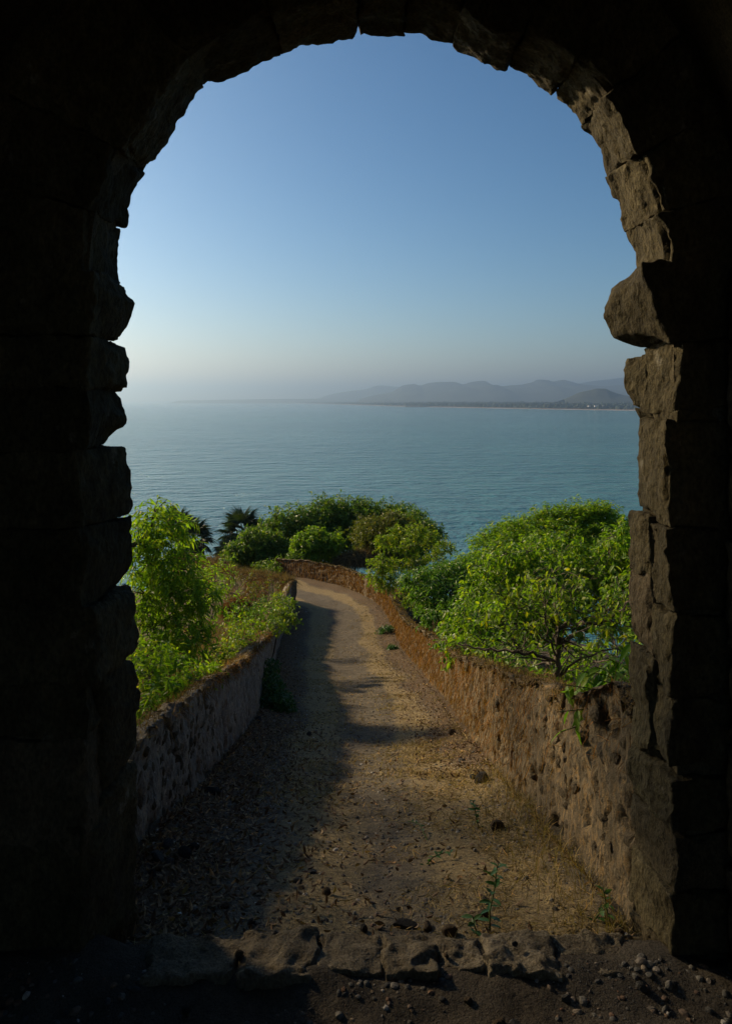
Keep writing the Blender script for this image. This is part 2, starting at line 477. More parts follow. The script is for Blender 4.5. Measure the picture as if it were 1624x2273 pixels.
# ------------------------------------------------------------------ setting: hillside, path, sea, passage floor
def build_ground():
    ys = np.concatenate([np.linspace(3.2, 30, 150), np.geomspace(30.4, 330, 110)])
    t = np.linspace(-1, 1, 121)
    t = np.sign(t) * np.abs(t) ** 2.0
    half = 22 + ys * 1.1
    X = t[None, :] * half[:, None] + 0.5 * (XL(np.minimum(ys, 34)) + XR(np.minimum(ys, 34)))[:, None]
    Y = np.repeat(ys[:, None], len(t), 1)
    Z = zhill(X, Y)
    V = np.stack([X, Y, Z], -1).reshape(-1, 3)
    o = ob('hillside', mesh_np('hillside', V, [grid_faces(len(ys), len(t))], smooth=True), M_HILL)
    tag(o, 'dry brown hillside falling away on both sides of the path', kind='structure')
    ys = np.concatenate([np.geomspace(2.80, 12, 330), np.geomspace(12.05, 43, 220)])
    u = np.linspace(-0.06, 1.06, 150)
    l, r = XL(ys), XR(np.minimum(ys, 46))
    X = l[:, None] + (r - l)[:, None] * u[None, :]
    Y = np.repeat(ys[:, None], len(u), 1)
    Z = zpath(X, Y)
    p = np.stack([X, Y, 0 * X], -1).reshape(-1, 3)
    w = fbm(p * [1.2, 0.5, 1], 3, 21).reshape(X.shape) * 0.10
    uu = u[None, :] + w
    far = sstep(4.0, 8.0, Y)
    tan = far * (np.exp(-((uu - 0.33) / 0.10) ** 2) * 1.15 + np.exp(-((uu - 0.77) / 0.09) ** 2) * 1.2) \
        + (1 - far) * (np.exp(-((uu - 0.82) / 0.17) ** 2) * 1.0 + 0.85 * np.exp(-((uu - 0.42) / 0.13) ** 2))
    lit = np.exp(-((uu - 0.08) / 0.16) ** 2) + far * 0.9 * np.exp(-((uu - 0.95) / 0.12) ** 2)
    V = np.stack([X, Y, Z], -1).reshape(-1, 3)
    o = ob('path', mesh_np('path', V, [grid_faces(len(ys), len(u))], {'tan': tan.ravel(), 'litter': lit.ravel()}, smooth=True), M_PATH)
    tag(o, 'worn dirt path ramping down between two parapets', kind='structure')
    # floor of the gate passage
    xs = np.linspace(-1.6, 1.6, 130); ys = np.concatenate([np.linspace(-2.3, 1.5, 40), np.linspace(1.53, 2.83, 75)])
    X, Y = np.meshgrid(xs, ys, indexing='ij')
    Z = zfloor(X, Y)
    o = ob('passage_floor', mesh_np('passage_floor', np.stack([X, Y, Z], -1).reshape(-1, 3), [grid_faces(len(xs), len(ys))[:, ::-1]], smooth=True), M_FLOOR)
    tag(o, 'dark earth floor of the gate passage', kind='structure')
    # sea
    S = -48.0
    V = [(-60000, -2000, S), (60000, -2000, S), (60000, 60000, S), (-60000, 60000, S)]
    o = ob('sea', mesh_np('sea', V, [np.array([[0, 1, 2, 3]])]), M_SEA)
    tag(o, 'teal sea reaching to the horizon', kind='structure')

def zfloor(x, y):
    x = np.asarray(x, float); y = np.asarray(y, float)
    p = np.stack([x, y, 0 * x], -1).reshape(-1, 3)
    n = (fbm(p * 1.6, 3, 41) * 0.05 + fbm(p * 7, 4, 43) * 0.022).reshape(x.shape)
    mound = 0.035 * np.exp(-(((x + 0.15) / 0.35) ** 2 + ((y - 2.55) / 0.2) ** 2))
    return -0.035 + n + mound  + 0.03 * sstep(2.48, 2.66, y) + 0.012 * (fbm(p * 9, 3, 47)).reshape(x.shape) + 0.05 * sstep(2.2, 0.5, y)
build_ground()

# ------------------------------------------------------------------ far coast, mountains
def coast():
    SEA = -48.0
    sx = [1900, 1620, 1382, 1150, 1000, 899, 800, 693, 600, 490, 380, 250]
    sy = [917, 914.5, 911, 907.3, 904.5, 902.5, 899.3, 896.2, 894.6, 893.2, 892.6, 892.2]
    f = pchip(list(reversed(sx)), list(reversed(sy)))
    px = np.linspace(1900, 250, 260)
    d = 50.0 * F / (f(px) - HY)
    sh = np.stack([PX(px, d), d], 1)
    nrm = norm(np.stack([sh[:, 0] * 0 + 0.25, sh[:, 1] * 0 + 1.0], 1))
    jit = vnoise(np.stack([px * 0.05, 0 * px, 0 * px], 1), 3)
    off = [(0, -1.0), (25, 1.2), (70, 3.0), (110, 4.5), (600, 9), (2500, 22), (9000, 40)]
    rows = []
    for k, (o_, z) in enumerate(off):
        q = sh + nrm * (o_ * (1 + 0.12 * jit[:, None]))
        rows.append(np.stack([q[:, 0], q[:, 1], np.full(len(q), SEA + z)], 1))
    V = np.stack(rows, 1).reshape(-1, 3)
    o = ob('far_coast', mesh_np('far_coast', V, [grid_faces(len(px), len(off))], smooth=True), M_SAND)
    tag(o, 'low hazy coast with a sandy beach across the bay', kind='structure')
    # surf: white strip along the waterline
    rows = []
    wd = 14 + 16 * (0.5 + 0.5 * vnoise(np.stack([px * 0.11, 0 * px, 0 * px], 1), 8))
    for a, z in ((-1, 0.35), (0, 1.0), (0.5, 0.7)):
        q = sh + nrm * (a * wd[:, None] * (d[:, None] / 5000) ** 0.6)
        rows.append(np.stack([q[:, 0], q[:, 1], np.full(len(q), SEA + z)], 1))
    o = ob('surf', mesh_np('surf', np.stack(rows, 1).reshape(-1, 3), [grid_faces(len(px), 3)], smooth=True), M_FOAM)
    tag(o, 'white line of surf along the far beach', kind='stuff')
    # coastal wood: many small crowns merged to one mass
    n = 9000
    k = rng.random(n) * (len(px) - 1)
    i = k.astype(int)
    inl = 130 + rng.random(n) ** 1.6 * 2600
    base = sh[i] + (sh[i + 1] - sh[i]) * (k - i)[:, None] + nrm[i] * inl[:, None]
    hgt = (9 + rng.random(n) * 13)
    z = SEA + np.interp(inl, [110, 600, 2500, 9000], [4.5, 9, 22, 40])
    tmpl = np.array([[1, 0, 0.1], [0.3, .95, .1], [-.8, .6, .1], [-.8, -.6, .1], [.3, -.95, .1], [.6, .3, .7], [-.3, .6, .65], [-.4, -.5, .7], [0, 0, 1]])
    tf = [[0, 1, 5], [1, 6, 5], [1, 2, 6], [2, 3, 6], [3, 7, 6], [3, 4, 7], [4, 0, 7], [0, 5, 7], [5, 6, 8], [6, 7, 8], [7, 5, 8]]
    w = hgt * (0.7 + rng.random(n) * 0.9)
    P = tmpl[None] * np.stack([w, w, hgt], 1)[:, None, :] * (1 + 0.25 * rng.standard_normal((n, 9, 1)))
    P = P + np.concatenate([base, z[:, None]], 1)[:, None, :]
    FF = (np.arange(n)[:, None, None] * 9 + np.array(tf)[None]).reshape(-1, 3)
    o = ob('coastal_wood', mesh_np('coastal_wood', P.reshape(-1, 3), [FF]), M_WOOD)
    tag(o, 'dark belt of far trees behind the beach', kind='stuff')
    # dark spit
    xs = np.linspace(899, 1040, 60)
    dd = 50.0 * F / (np.interp(xs, [899, 960, 1040], [903.6, 903.4, 904.6]) - HY)
    rows = []
    for a, zz in ((-22, -1), (-8, 5), (8, 6), (24, -1)):
        nz = vnoise(np.stack([xs * 0.4, 0 * xs + a, 0 * xs], 1), 4)
        rows.append(np.stack([PX(xs, dd), dd + a, SEA + zz + np.where(zz > 0, nz * 1.8, 0)], 1))
    o = ob('rocky_spit', mesh_np('rocky_spit', np.stack(rows, 1).reshape(-1, 3), [grid_faces(60, 4)]), M_SPIT)
    tag(o, 'thin dark rocky spit reaching into the bay from the far beach', kind='structure')

def ridge(name, label, pts, d, depth, seed, rough):
    z2p = lambda zx: (780 + zx / 1.933) / 1.1262
    z2y = lambda zy: (900 + zy / 1.933) / 1.1262
    xs = np.array([z2p(p[0]) for p in pts]); ysv = np.array([z2y(p[1]) for p in pts])
    f = pchip(xs, ysv)
    px = np.linspace(xs[0], xs[-1], 260)
    top = PZ(f(px), d) + 48.0
    v = np.linspace(-1, 1, 41)
    X = np.repeat(PX(px, d)[:, None], len(v), 1)
    Y = d + v[None, :] * depth + 0 * X
    prof = (1 - np.abs(v)) ** 0.85
    p = np.stack([X / 900, Y / 900, 0 * X], -1).reshape(-1, 3)
    n = fbm(p, 5, seed).reshape(X.shape)
    Z = top[:, None] * np.clip(prof[None] * (1 + rough * n * (1 - prof[None]) * 2.4), 0, 1.0)
    n2 = fbm(p * 4, 4, seed + 5).reshape(X.shape)
    Z = Z * (1 + 0.03 * n2) - 47.5
    X = X + n * 250 * (1 - prof[None])
    o = ob(name, mesh_np(name, np.stack([X, Y, Z], -1).reshape(-1, 3), [grid_faces(len(px), len(v))], smooth=True), M_MOUNT)
    tag(o, label, kind='structure')

coast()
ridge('mountain_ridge', 'blue main mountain ridge across the bay',
      [(230, 188), (290, 172), (380, 155), (440, 122), (490, 116), (520, 124), (560, 112), (620, 106), (680, 105), (730, 117), (770, 105), (830, 102), (860, 115), (900, 127), (980, 122), (1060, 107), (1090, 93), (1130, 95), (1165, 103), (1210, 95), (1250, 103), (1290, 115), (1400, 125), (1550, 120), (1750, 140), (2000, 150)],
      13000, 2300, 3, 0.6)
ridge('faint_ridge', 'faintest low ridge fading into haze left of the main mountains',
      [(20, 188), (90, 166), (180, 150), (260, 140), (320, 122), (420, 130), (600, 135), (900, 150)], 18500, 2300, 13, 0.5)
ridge('high_ridge', 'faint high ridge rising behind the main mountains at right',
      [(1050, 150), (1200, 125), (1300, 112), (1400, 96), (1500, 85), (1650, 75), (1800, 95), (2100, 120)], 16500, 2300, 23, 0.5)
ridge('wooded_shore', 'thin low strip of wooded land along the horizon left of the mountains',
      [(-640, 196), (-485, 193), (-330, 190.5), (-150, 188), (0, 187), (100, 186), (200, 186.5), (300, 188), (420, 191), (520, 196)], 17000, 900, 43, 0.5)
ridge('coastal_hill', 'small darker hill in front of the mountains at right',
      [(1215, 190), (1245, 178), (1300, 155), (1340, 147), (1380, 138), (1415, 139), (1440, 150), (1500, 168), (1560, 180), (1600, 190)], 6300, 480, 33, 0.4)

# ------------------------------------------------------------------ block builder (gate stones, sills, rocks)
def lattice(n):
    nu, nv, nw = [len(a) for a in n]
    ids = -np.ones((nu, nv, nw), int)
    i, j, k = np.meshgrid(np.arange(nu), np.arange(nv), np.arange(nw), indexing='ij')
    s = (i == 0) | (i == nu - 1) | (j == 0) | (j == nv - 1) | (k == 0) | (k == nw - 1)
    ids[s] = np.arange(s.sum())
    C = np.stack([n[0][i[s]], n[1][j[s]], n[2][k[s]]], 1)
    fs = []
    def quad(A, flip):
        q = np.stack([A[:-1, :-1], A[1:, :-1], A[1:, 1:], A[:-1, 1:]], -1).reshape(-1, 4)
        fs.append(q[:, ::-1] if flip else q)
    quad(ids[0], True); quad(ids[-1], False)
    quad(ids[:, 0], False); quad(ids[:, -1], True)
    quad(ids[:, :, 0], True); quad(ids[:, :, -1], False)
    return C, np.concatenate(fs)

def axis_pts(size, step, r):
    b = min(0.9, 2 * r / size)
    n = max(2, int(size * (1 - b) / step))
    core = np.linspace(-1 + b, 1 - b, n)
    e = np.array([1 - b * 0.55, 1 - b * 0.15, 1.0])
    return np.concatenate([-e[::-1], core, e])

def block(mapf, size, step=0.016, r=0.02, rough=0.012, seed=0, freq=9.0, chip=0.02):
    """mapf(c) maps cube coords in [-1,1]^3 to metres; size is the metric size used for rounding"""
    s = np.array(size) / 2
    C, Fc = lattice([axis_pts(2 * s[i], step, r) for i in range(3)])
    q = C * s
    lim = s - min(r, s.min() * 0.9)
    core = np.clip(q, -lim, lim)
    v = q - core
    m = np.max(np.abs(v), 1, keepdims=True)
    v = norm(v) * m
    P = mapf((core + v) / s)
    edge = (np.sum(np.abs(C) > 0.86, 1) >= 2).astype(float)[:, None]
    ctr = P.mean(0)
    P = P + vec3noise(P * freq, 4, seed) * rough * 1.9 + vec3noise(P * 38, 2, seed + 5) * 0.009
    ch = np.clip(vnoise(P * 14, seed + 77), 0, 1)[:, None]
    P = P + norm(ctr - P) * ch * chip * edge
    return P, Fc

GATE = empty('stone_gateway', (0, 2.9, 0), 'massive dark stone gateway with round arch framing the sea view', 'gateway')
def gstone(P, Fc, mat=M_GATE, name='stone'):
    me = mesh_np(name, P - np.array(GATE.location), [Fc], smooth=True)
    return ob(name, me, mat, GATE)

D1, D2 = 2.75, 3.07
def jamb_stone(side, prof, xfront, seed, d1=D1, d2=D2, xout=1.55, mat=M_GATE, rough=0.012, slope=0.0, inner=None, r=0.009):
    """prof: [(y_px, x_px)] silhouette at the outer edge d2; xfront: px of the front arris at d1"""
    prof = sorted(prof)
    prof = [(prof[0][0] - 2, prof[0][1])] + prof[1:-1] + [(prof[-1][0] + 2, prof[-1][1])]
    zz = np.array([PZ(p[0], d2) for p in prof])[::-1]
    xx = np.array([PX(p[1], d2) for p in prof])[::-1]
    zb, zt = zz[0], zz[-1]
    if isinstance(xfront, (int, float)): xfront = [(prof[0][0], xfront), (prof[-1][0], xfront)]
    zf = np.array([PZ(p[0], d2) for p in sorted(xfront)])[::-1]
    xf = np.array([PX(p[1], d1) for p in sorted(xfront)])[::-1]
    xo = side * xout if inner is None else PX(inner, d1)
    def mapf(c):
        z = zb + (c[:, 1] + 1) / 2 * (zt - zb)
        w = (c[:, 2] + 1) / 2
        xs = np.interp(z, zz, xx) * w + np.interp(z, zf, xf) * (1 - w)
        u = (c[:, 0] * -side + 1) / 2      # u=1 at the opening
        x = xo + (xs - xo) * u
        return np.stack([x, d1 + (d2 - d1) * w, z - slope * (1 - w) * np.clip(c[:, 1], 0, 1)], 1)
    size = (abs(xo - xx.mean()), zt - zb, d2 - d1)
    P, Fc = block(mapf, size, 0.013, r, rough, seed, 9.0, 0.03)
    if side * 1 < 0 or True:
        pass
    return gstone(P, Fc, mat)

g = 4  # joint half-gap in px
RJ = [
    dict(prof=[(607, 1405), (622, 1392), (650, 1352), (680, 1336), (700, 1338), (750, 1360), (758, 1385), (768, 1425)], xfront=[(607, 1420), (700, 1450), (768, 1482)], seed=1, r=0.012),
    dict(prof=[(771, 1425), (915, 1425)], xfront=[(771, 1512), (850, 1508), (915, 1496)], seed=2, d2=3.0),
    dict(prof=[(793, 1390), (800, 1383), (850, 1384), (890, 1383), (905, 1392), (912, 1408)], xfront=1432, seed=3, d1=2.96, d2=3.09, inner=1500),
    dict(prof=[(910, 1414), (932, 1420)], xfront=1492, seed=4, rough=0.02),
    dict(prof=[(928, 1419), (1000, 1413), (1100, 1409), (1120, 1413), (1142, 1424)], xfront=1481, seed=5),
    dict(prof=[(1132, 1391), (1140, 1388), (1200, 1390), (1260, 1391)], xfront=1440, seed=6, d1=2.90, d2=3.08, inner=1520),
    dict(prof=[(1160, 1440), (1330, 1440)], xfront=1486, seed=7, d2=2.93),
    dict(prof=[(1264, 1394), (1330, 1392), (1395, 1400), (1424, 1420)], xfront=1445, seed=8, d1=2.90, d2=3.08, inner=1520, mat=M_BEIGE),  # sun fleck on this stone put in by its paler colour
    dict(prof=[(1336, 1442), (1505, 1442)], xfront=1488, seed=9, d2=2.93),
    dict(prof=[(1428, 1398), (1500, 1396), (1636, 1396)], xfront=1440, seed=10, d1=2.90, d2=3.08, inner=1520),
    dict(prof=[(1511, 1442), (1650, 1442)], xfront=1488, seed=11, d2=2.93),
    dict(prof=[(1640, 1398), (1752, 1394)], xfront=1490, seed=12),
    dict(prof=[(1756, 1392), (1868, 1396)], xfront=1497, seed=13, mat=M_CORE),
    dict(prof=[(1872, 1396), (1995, 1391)], xfront=[(1872, 1490), (1995, 1495)], seed=14),
    dict(prof=[(1999, 1390), (2160, 1392)], xfront=[(1999, 1500), (2160, 1503)], seed=15, mat=M_CORE),
]
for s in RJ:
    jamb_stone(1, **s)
LJ = [
    dict(prof=[(628, 268), (640, 270), (645, 285), (660, 290), (675, 305), (710, 290), (757, 264)], xfront=208, seed=31, r=0.01),
    dict(prof=[(763, 266), (772, 284), (800, 290), (840, 291), (858, 286), (864, 262)], xfront=196, seed=32, r=0.01),
    dict(prof=[(865, 262), (885, 274), (905, 280), (925, 288), (942, 281), (965, 245), (986, 232)], xfront=190, seed=33),
    dict(prof=[(990, 286), (1000, 290), (1050, 297), (1100, 301), (1130, 298), (1143, 290)], xfront=[(990, 168), (1143, 190)], seed=34),
    dict(prof=[(1146, 296), (1200, 300), (1245, 298), (1270, 290), (1305, 256)], xfront=188, seed=35),
    dict(prof=[(1299, 280), (1306, 300), (1330, 306), (1430, 306), (1452, 297), (1463, 285)], xfront=[(1299, 205), (1463, 214)], seed=36, r=0.01),
    dict(prof=[(1466, 298), (1500, 305), (1600, 308), (1655, 305), (1700, 278), (1722, 245)], xfront=236, seed=37, d1=2.88),
    dict(prof=[(1480, 205), (1600, 222)], xfront=196, seed=38, d2=2.90),
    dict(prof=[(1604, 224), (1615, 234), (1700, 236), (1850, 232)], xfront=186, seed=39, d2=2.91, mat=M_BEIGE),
    dict(prof=[(1689, 296), (1700, 305), (1900, 309), (2000, 312), (2170, 312)], xfront=[(1689, 185), (2170, 188)], seed=40, rough=0.016, slope=0.10),
]
for s in LJ:
    jamb_stone(-1, **s)

# voussoirs: angle (deg) + radius (px at D2) along the ring, centre at px (840,645)
ACX, ACZ = PX(840, D2), PZ(645, D2)
VS = [
    [(1, 569), (4, 569), (13, 564)], [(13.6, 560), (20, 560), (25.6, 558)], [(26.3, 568), (33, 575), (38.8, 581)], [(39.4, 584), (44, 584), (47.8, 581)],
    [(48.6, 572), (54, 570), (59.6, 567)], [(60.3, 557), (65, 550), (69, 552), (72.8, 561)], [(73.3, 560), (78, 563), (84.2, 570)], [(84.8, 563), (90, 566), (94.4, 562)],
    [(95, 558), (104, 563), (112, 564)], [(112.5, 566), (118, 563), (124, 574), (130.6, 589)], [(131.2, 588), (136, 583), (144, 571), (153.4, 578)],
    [(154, 582), (160, 574), (166.4, 579)], [(167, 583), (173, 577), (179.5, 574)],
]
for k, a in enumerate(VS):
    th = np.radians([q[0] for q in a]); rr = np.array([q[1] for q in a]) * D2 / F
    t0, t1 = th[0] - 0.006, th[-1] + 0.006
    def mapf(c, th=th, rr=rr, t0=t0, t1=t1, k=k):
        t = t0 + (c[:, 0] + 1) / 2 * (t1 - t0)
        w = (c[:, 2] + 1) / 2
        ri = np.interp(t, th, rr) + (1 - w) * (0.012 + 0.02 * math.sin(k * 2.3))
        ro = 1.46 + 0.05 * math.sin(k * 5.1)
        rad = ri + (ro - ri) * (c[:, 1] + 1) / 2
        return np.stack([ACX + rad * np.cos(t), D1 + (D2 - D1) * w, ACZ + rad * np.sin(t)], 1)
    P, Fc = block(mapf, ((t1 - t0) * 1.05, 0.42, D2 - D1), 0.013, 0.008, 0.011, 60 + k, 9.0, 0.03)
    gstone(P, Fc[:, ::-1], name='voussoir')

def arch_core():
    """wall mass round the opening, set back behind the stone faces"""
    r0 = 1.075
    inn = [(1.135, -1.2), (1.135, 1.0), (1.13, ACZ)] + [(ACX + r0 * math.cos(t), ACZ + r0 * math.sin(t)) for t in np.linspace(0.03, math.pi - 0.03, 40)] + [(-1.078, ACZ), (-1.078, 1.0), (-1.078, -1.2)]
    inn = np.array(inn)
    out = []
    for i in range(len(inn)):
        if i < 3: out.append((5.5, [-1.2, 1.0, 2.4][i]))
        elif i >= len(inn) - 3: out.append((-9.0, [2.4, 1.0, -1.2][i - len(inn) + 3]))
        else:
            t = (i - 3) / 39
            out.append((5.5, 2.4 + t / 0.25 * 2.6) if t < 0.25 else ((-9.0, 5.0 - (t - 0.75) / 0.25 * 2.6) if t > 0.75 else (5.5 - (t - 0.25) / 0.5 * 14.5, 5.0)))
    out = np.array(out)
    ya, yb = 2.79, 3.03
    n = len(inn)
    V = np.concatenate([np.stack([q[:, 0], np.full(n, y), q[:, 1]], 1) for q, y in ((inn, ya), (out, ya), (out, yb), (inn, yb))])
    V[:n] += vec3noise(V[:n] * 3, 2, 4) * 0.012
    fs = []
    for a, b in ((0, 1), (1, 2), (2, 3), (3, 0)):
        i = np.arange(n - 1)
        fs.append(np.stack([a * n + i, a * n + i + 1, b * n + i + 1, b * n + i], 1))
    fs = np.concatenate(fs)
    me = mesh_np('wall_core', V - np.array(GATE.location), [fs])
    ob('wall_core', me, M_CORE, GATE)
arch_core()

def passage():
    """vaulted passage behind the camera: two side walls, a vault with the inner end left open to let light in"""
    xr, xl, rv = 1.33, -1.45, 1.42
    prof = [(xr, -0.4), (xr, 0.6), (xr, 1.5), (xr, ACZ)] + [(-0.06 + rv * math.cos(t), ACZ + 0.1 + rv * math.sin(t)) for t in np.linspace(0.05, math.pi - 0.05, 40)] + [(xl, ACZ), (xl, 1.5), (xl, 0.6), (xl, -0.4)]
    prof = np.array(prof)
    ys = np.linspace(-2.2, 2.80, 40)
    V = np.stack([np.repeat(prof[:, 0][:, None], 40, 1), np.repeat(ys[None], len(prof), 0), np.repeat(prof[:, 1][:, None], 40, 1)], -1).reshape(-1, 3)
    V = V + vec3noise(V * 2.5, 3, 8) * 0.05
    o = ob('passage_vault', mesh_np('passage_vault', V, [grid_faces(len(prof), 40)], smooth=True), M_CORE)
    tag(o, 'dark barrel vaulted passage inside the gate', kind='structure')
    xs = np.linspace(-22, 22, 60); ys2 = np.linspace(-40, -2.1, 50)
    X, Y = np.meshgrid(xs, ys2, indexing='ij')
    Z = fbm(np.stack([X * .3, Y * .3, 0 * X], -1).reshape(-1, 3), 3, 91).reshape(X.shape) * 0.12 - 0.03
    o = ob('courtyard', mesh_np('courtyard', np.stack([X, Y, Z], -1).reshape(-1, 3), [grid_faces(60, 50)[:, ::-1]], smooth=True), M_HILL)
    tag(o, 'dry open courtyard behind the viewer inside the fort', kind='structure')
    # squared blocks facing the right passage wall
    hz = [-0.1, 0.36, 0.78, 1.1, 1.52, 1.86, 2.2, 2.5]
    vault = bpy.data.objects['passage_vault']
    for i in range(7):
        y0 = 1.45 + 0.2 * (i % 2)
        while y0 < 2.7:
            ln = random.Random(i * 7 + int(y0 * 100)).uniform(0.35, 0.6)
            y1 = min(y0 + ln, 2.735)
            def mapf(c, y0=y0, y1=y1, i=i):
                return np.stack([1.36 + c[:, 0] * 0.07, (y0 + y1) / 2 + c[:, 1] * ((y1 - y0) / 2 - 0.012), (hz[i] + hz[i + 1]) / 2 + c[:, 2] * ((hz[i + 1] - hz[i]) / 2 - 0.012)], 1)
            P, Fc = block(mapf, (0.14, y1 - y0, hz[i + 1] - hz[i]), 0.03, 0.02, 0.012, 200 + i * 9 + int(y0 * 10))
            ob('stone', mesh_np('stone', P, [Fc], smooth=True), M_GATE, vault)
            y0 = y1 + 0.005
passage()

# threshold of worn stones
SILL = empty('stone_threshold', (0, 2.75, 0), 'worn row of pale stones forming the threshold across the gate', 'threshold')
for k, (a, b, zt, y0, y1) in enumerate([(325, 537, 0.016, 2.64, 2.84), (538, 707, 0.026, 2.60, 2.85), (707, 848, 0.018, 2.66, 2.84), (847, 965, 0.026, 2.63, 2.84), (965, 1060, 0.020, 2.66, 2.83), (1060, 1232, 0.030, 2.63, 2.85), (1232, 1400, 0.014, 2.65, 2.86)]):
    xa, xb = PX(a, 2.77), PX(b, 2.77)
    def mapf(c, xa=xa, xb=xb, zt=zt, y0=y0, y1=y1):
        return np.stack([(xa + xb) / 2 + c[:, 0] * (xb - xa) / 2, (y0 + y1) / 2 + c[:, 1] * (y1 - y0) / 2, (zt - 0.25) / 2 + c[:, 2] * (zt + 0.25) / 2], 1)
    P, Fc = block(mapf, (xb - xa, y1 - y0, zt + 0.25), 0.011, 0.013, 0.014, 300 + k, 11.0, 0.03)
    P[:, 2] += (fbm(P * [5, 7, 1], 4, 400 + k) * 0.020) - 0.006
    P[:, :2] += vec3noise(P * [5, 5, 0], 3, 450 + k)[:, :2] * 0.025
    ob('stone', mesh_np('stone', P - np.array(SILL.location), [Fc], smooth=True), M_SILL, SILL)

# ------------------------------------------------------------------ parapet walls
def wall_mesh(name, pts, zb, h, th, side, mat, seed, ncross=(54, 12, 16), recess=None, deep=0.35, amp=1.0, root=None, back_drop=0.0):
    """pts (N,2) base line of the visible face; side = +1 when the mass lies to the right of travel"""
    pts = np.asarray(pts)
    tg = norm(np.gradient(pts, axis=0))
    nr = np.stack([tg[:, 1], -tg[:, 0]], 1) * side      # points into the mass
    ni, nt_, no_ = ncross
    cr = []                                             # (offset into mass, height fraction, normal_in, normal_up)
    for t in np.linspace(0, 1, ni): cr.append((0.0, t, -1, 0))
    for t in np.linspace(0, 1, nt_ + 2)[1:-1]: cr.append((t, 1 + 0.0 * t, 0, 1))
    for t in np.linspace(1, 0, no_): cr.append((1.0, t, 1, 0))
    cr = np.array(cr)
    N, M = len(pts), len(cr)
    s = np.concatenate([[0], np.cumsum(np.linalg.norm(np.diff(pts, axis=0), axis=1))])
    tn = fbm(np.stack([s * 1.7, 0 * s, 0 * s + seed], 1), 4, seed) * 0.07 + fbm(np.stack([s * 9, 0 * s, 0 * s + seed], 1), 3, seed + 3) * 0.03
    H = h + tn
    batter = 0.05 * (cr[:, 1])[None, :]
    off = cr[:, 0][None, :] * th + np.where(cr[:, 2] < 0, batter, 0)
    X = pts[:, 0][:, None] + nr[:, 0][:, None] * off
    Y = pts[:, 1][:, None] + nr[:, 1][:, None] * off
    Z = (zb - deep)[:, None] + cr[:, 1][None, :] * (H + deep)[:, None]
    Z = Z - back_drop * cr[:, 0][None, :] * np.clip(cr[:, 1], 0, 1)[None, :]
    crown = np.where((cr[:, 2] == 0), 0.025 * np.sin(np.pi * np.clip(cr[:, 0], 0, 1)), 0)
    Z = Z + crown[None]
    P = np.stack([X, Y, Z], -1).reshape(-1, 3)
    q = P * [1, 1, 1]
    d = fbm(q * [7, 7, 5], 4, seed + 5) * 0.035 + fbm(q * [17, 17, 10], 3, seed + 6) * 0.018
    pit = np.clip(fbm(q * [11, 11, 9], 3, seed + 8) - 0.16, 0, 1) * -0.22
    d = (d + pit).reshape(N, M) * amp
    if recess is not None:
        d = d - recess(s, pts)[:, None] * (cr[:, 2] < 0)[None]
    nx = nr[:, 0][:, None] * cr[:, 2][None]; ny = nr[:, 1][:, None] * cr[:, 2][None]; nz = np.repeat(cr[:, 3][None], N, 0)
    X = X + nx * d; Y = Y + ny * d; Z = Z + nz * d
    V = np.stack([X, Y, Z], -1).reshape(-1, 3)
    fc = grid_faces(N, M)
    caps = [np.array([list(range(M))[::-1]]), np.array([[(N - 1) * M + i for i in range(M)]])]
    if side > 0: fc = fc[:, ::-1]
    me = mesh_np(name, V, [fc] + caps, smooth=True)
    me.materials.append(mat)
    return me, V.reshape(N, M, 3), nr

ysR = np.concatenate([np.arange(3.02, 7, 0.022), np.geomspace(7, 39.2, 420)])
ptsR = np.stack([XR(ysR), ysR], 1)
rec = lambda s, p: 0.13 * np.exp(-((p[:, 1] - 8.45) / 0.16) ** 4) + 0.05 * sstep(8.4, 8.5, p[:, 1])
hR = HR(ysR) - 0.12 * np.exp(-((ysR - 8.45) / 0.2) ** 2) - 0.05 * sstep(8.3, 8.6, ysR)
me, WR, nrR = wall_mesh('right_wall', ptsR, zpath(XR(ysR), ysR) - 0.05, hR + 0.02, 0.30, 1, M_WALLR, 500, recess=rec, back_drop=0.10)
WALLR = tag(ob('parapet_wall', me), 'long sunlit ochre parapet wall along the outer side of the path, curving left', 'parapet')
ysL = np.concatenate([np.arange(3.02, 8, 0.022), np.geomspace(8, 28, 300)])
ptsL = np.stack([XL0(ysL), ysL], 1)
me, WL, nrL = wall_mesh('left_wall', ptsL, zpath(XL0(ysL), ysL) - 0.05, HL(ysL) + 0.05, 0.24, -1, M_WALLL, 520, back_drop=0.12)
WALLL = tag(ob('parapet_wall', me), 'shaded grey parapet wall running down beside the leaf litter', 'parapet')
t = np.linspace(0, 1, 260)
pt2 = np.stack([-2.95 - 7.4 * t, 28.1 + 12.2 * t], 1)
zt2 = np.interp(pt2[:, 1], [28, 30, 33, 38, 41], [-4.72, -4.95, -5.5, -5.95, -6.3])
me, W2, nr2 = wall_mesh('lower_wall', pt2, zt2 - 1.9, np.full(260, 1.9), 0.45, 1, M_WALLR, 540, deep=1.2)
WALL2 = tag(ob('parapet_wall', me), 'low brown wall under dry grass beyond the bend, below the palms', 'parapet')

